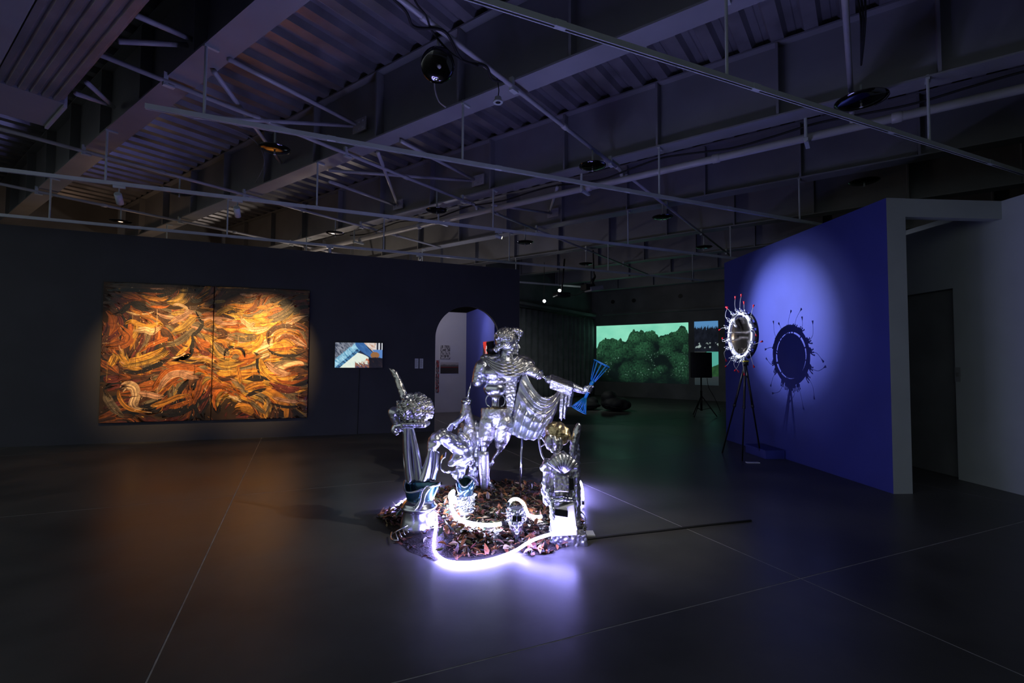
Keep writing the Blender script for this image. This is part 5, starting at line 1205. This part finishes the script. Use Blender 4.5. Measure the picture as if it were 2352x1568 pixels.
# ------------------------------------------------------------------ right totem
D4 = 4.42; K4 = D4 / FPX
def Q(x, y, dd=0.0):
    q = atd(x, y, D4); return Vector((q.x, q.y + dd, q.z))
to = thing('totem_sculpture', Q(1303, 1243), 'silver totem of stacked fragments on a carved base at the right', 'sculpture')
def capQ(m_, pts, seg=12): capA(m_, pts, seg, Q, K4)
m_ = MB(); m_.box8([Q(1262, 1246, -.12), Q(1343, 1246, -.14), Q(1340, 1246, .14), Q(1262, 1246, .14), Q(1264, 1218, -.12), Q(1344, 1216, -.14), Q(1340, 1216, .14), Q(1264, 1218, .14)]); blob(m_, 'carved_base', 'chrome', to, .009, 1, .014, 42, 2)
m_ = MB(); capQ(m_, [(1325, 1220, .04, 12), (1326, 1190, .04, 9), (1326, 1140, .04, 9), (1325, 1080, .04, 9.5), (1324, 1040, .04, 10), (1321, 1010, .04, 8)]); capQ(m_, [(1318, 1060, .05, 12), (1316, 1120, .06, 12), (1316, 1200, .06, 12)]); blob(m_, 'back_column', 'chrome', to, .009, 2, .012, 40, 3)
m_ = MB(); capQ(m_, [(1316, 1040, .0, 9), (1319, 1015, .0, 9.5), (1325, 990, .0, 8.5), (1329, 976, .0, 6)]); blob(m_, 'lobe', 'chrome', to, .007, 2, .006, 40, 4)
m_ = MB(); ellq = lambda x, y, dd, rx, ry, rz: m_.ball(Q(x, y, dd), rx * K4, rz * K4, ry * K4, 16, 10)
ellq(1276, 992, 0, 24, 24, 22); ellq(1292, 1000, 0, 18, 22, 20); ellq(1268, 1012, -.02, 18, 24, 18); capQ(m_, [(1286, 975, 0, 8), (1300, 990, 0, 9), (1306, 1006, .0, 7)]); blob(m_, 'top_fragment', 'gold', to, .008, 2, .012, 24, 5)
m_ = MB(); ellq(1262, 1012, -.07, 11, 18, 7); ellq(1283, 1016, -.075, 8, 16, 6); ellq(1274, 1030, -.07, 12, 9, 7); capQ(m_, [(1272, 1000, -.09, 4), (1276, 1015, -.105, 5), (1274, 1026, -.09, 4)]); blob(m_, 'face_fragment', 'chrome', to, .007, 2, .008, 40, 6)
# fan shell
def fan(u, v):
    a = lerp(R(28), R(152), u); r_ = (6 + 30 * v) * K4; rg = .008 * math.cos(u * 2 * math.pi * 8) * v
    return Q(1290, 1082, -.08 - .03 * math.sin(math.pi * v) - rg) + Vector((math.cos(a) * r_, 0, math.sin(a) * r_ * 1.15))
m_ = MB(); m_.grid(fan, 64, 12); o = m_.build('fan_shell', 'chrome', to, True); freeze(o, [('SOLIDIFY', dict(thickness=.03))])
m_ = MB(); capQ(m_, [(1288, 1060, .02, 24), (1286, 1090, .02, 26), (1288, 1130, .02, 28), (1290, 1180, .02, 27), (1290, 1215, .02, 25)]); capQ(m_, [(1262, 1070, -.02, 12), (1256, 1090, -.02, 10), (1254, 1120, -.02, 11), (1256, 1150, -.02, 9)])
capQ(m_, [(1252, 1062, 0, 7), (1247, 1075, 0, 8), (1258, 1060, -.02, 10)]); blob(m_, 'core_column', 'chrome', to, .009, 2, .012, 32, 7)
m_ = MB(); m_.box8([Q(1270, 1122, -.13), Q(1303, 1122, -.13), Q(1303, 1122, -.04), Q(1270, 1122, -.04), Q(1270, 1082, -.11), Q(1305, 1086, -.11), Q(1305, 1086, -.04), Q(1270, 1082, -.04)]); blob(m_, 'block_fragment', 'chrome', to, .008, 2, .007, 46, 8)
m_ = MB(); m_.box8([Q(1306, 1118, -.12), Q(1315, 1116, -.12), Q(1315, 1116, -.02), Q(1306, 1118, -.02), Q(1303, 1090, -.12), Q(1313, 1092, -.12), Q(1313, 1092, -.02), Q(1303, 1090, -.02)]); m_.build('dark_block', 'dish', to)
m_ = MB(); m_.box8([Q(1264, 1217, -.17), Q(1320, 1213, -.18), Q(1320, 1213, -.06), Q(1264, 1217, -.06), Q(1262, 1160, -.15), Q(1314, 1146, -.15), Q(1314, 1146, -.05), Q(1262, 1160, -.05)]); o = m_.build('polished_box', 'ring', to, False); freeze(o, [('BEVEL', dict(width=.01, segments=3))])
m_ = MB(); m_.box(Q(1285, 1164, -.165), (1, 0, -.15), (0, 1, 0), UP, 28 * K4, .02, 14 * K4); m_.build('dark_recess', 'dish', to)
m_ = MB(); capQ(m_, [(1266, 1140, -.12, 4), (1267, 1160, -.15, 3.5), (1269, 1180, -.17, 3)], 8); capQ(m_, [(1258, 1120, -.08, 8), (1262, 1140, -.10, 8), (1290, 1136, -.12, 7), (1310, 1140, -.1, 6)]); blob(m_, 'melted_band', 'smooth', to, .007, 2, .008, 40, 9)
m_ = MB(); m_.tube(smoothpath([Q(1258, 1062), Q(1246, 1048), Q(1240, 1024), Q(1238, 1008), Q(1242, 1002), Q(1250, 1012), Q(1256, 1022)], 6), 2.4 * K4, 8); m_.tube([Q(1241, 1026), Q(1252, 1018)], 1.8 * K4, 8); m_.build('loop_handle', 'chrome', to, True)
cable('sculpture_wire', [Q(1331, 1176, .05), Q(1340, 1183, .06), Q(1346, 1194, .05), Q(1344, 1208, .02), Q(1338, 1216, 0)], .006, 'thin silver wire loop on the right side of the totem', 'wire', 'smooth')

# ------------------------------------------------------------------ caption plate and cable on the floor
q = fl(1354, 1226); o = MB().box(q + UP * .006, (1, 0, 0), (0, 1, 0), UP, .085, .13, .01).build('floor_plate', 'card', origin=q); tag(o, 'pale caption plate on the floor right of the totem', 'card')
cable('floor_cable', [fz(1346, 1238, .008), fz(1420, 1229, .008), fz(1520, 1218, .008), fz(1620, 1206, .008), fz(1725, 1195, .008)], .011, 'black cable running across the floor from the totem base')
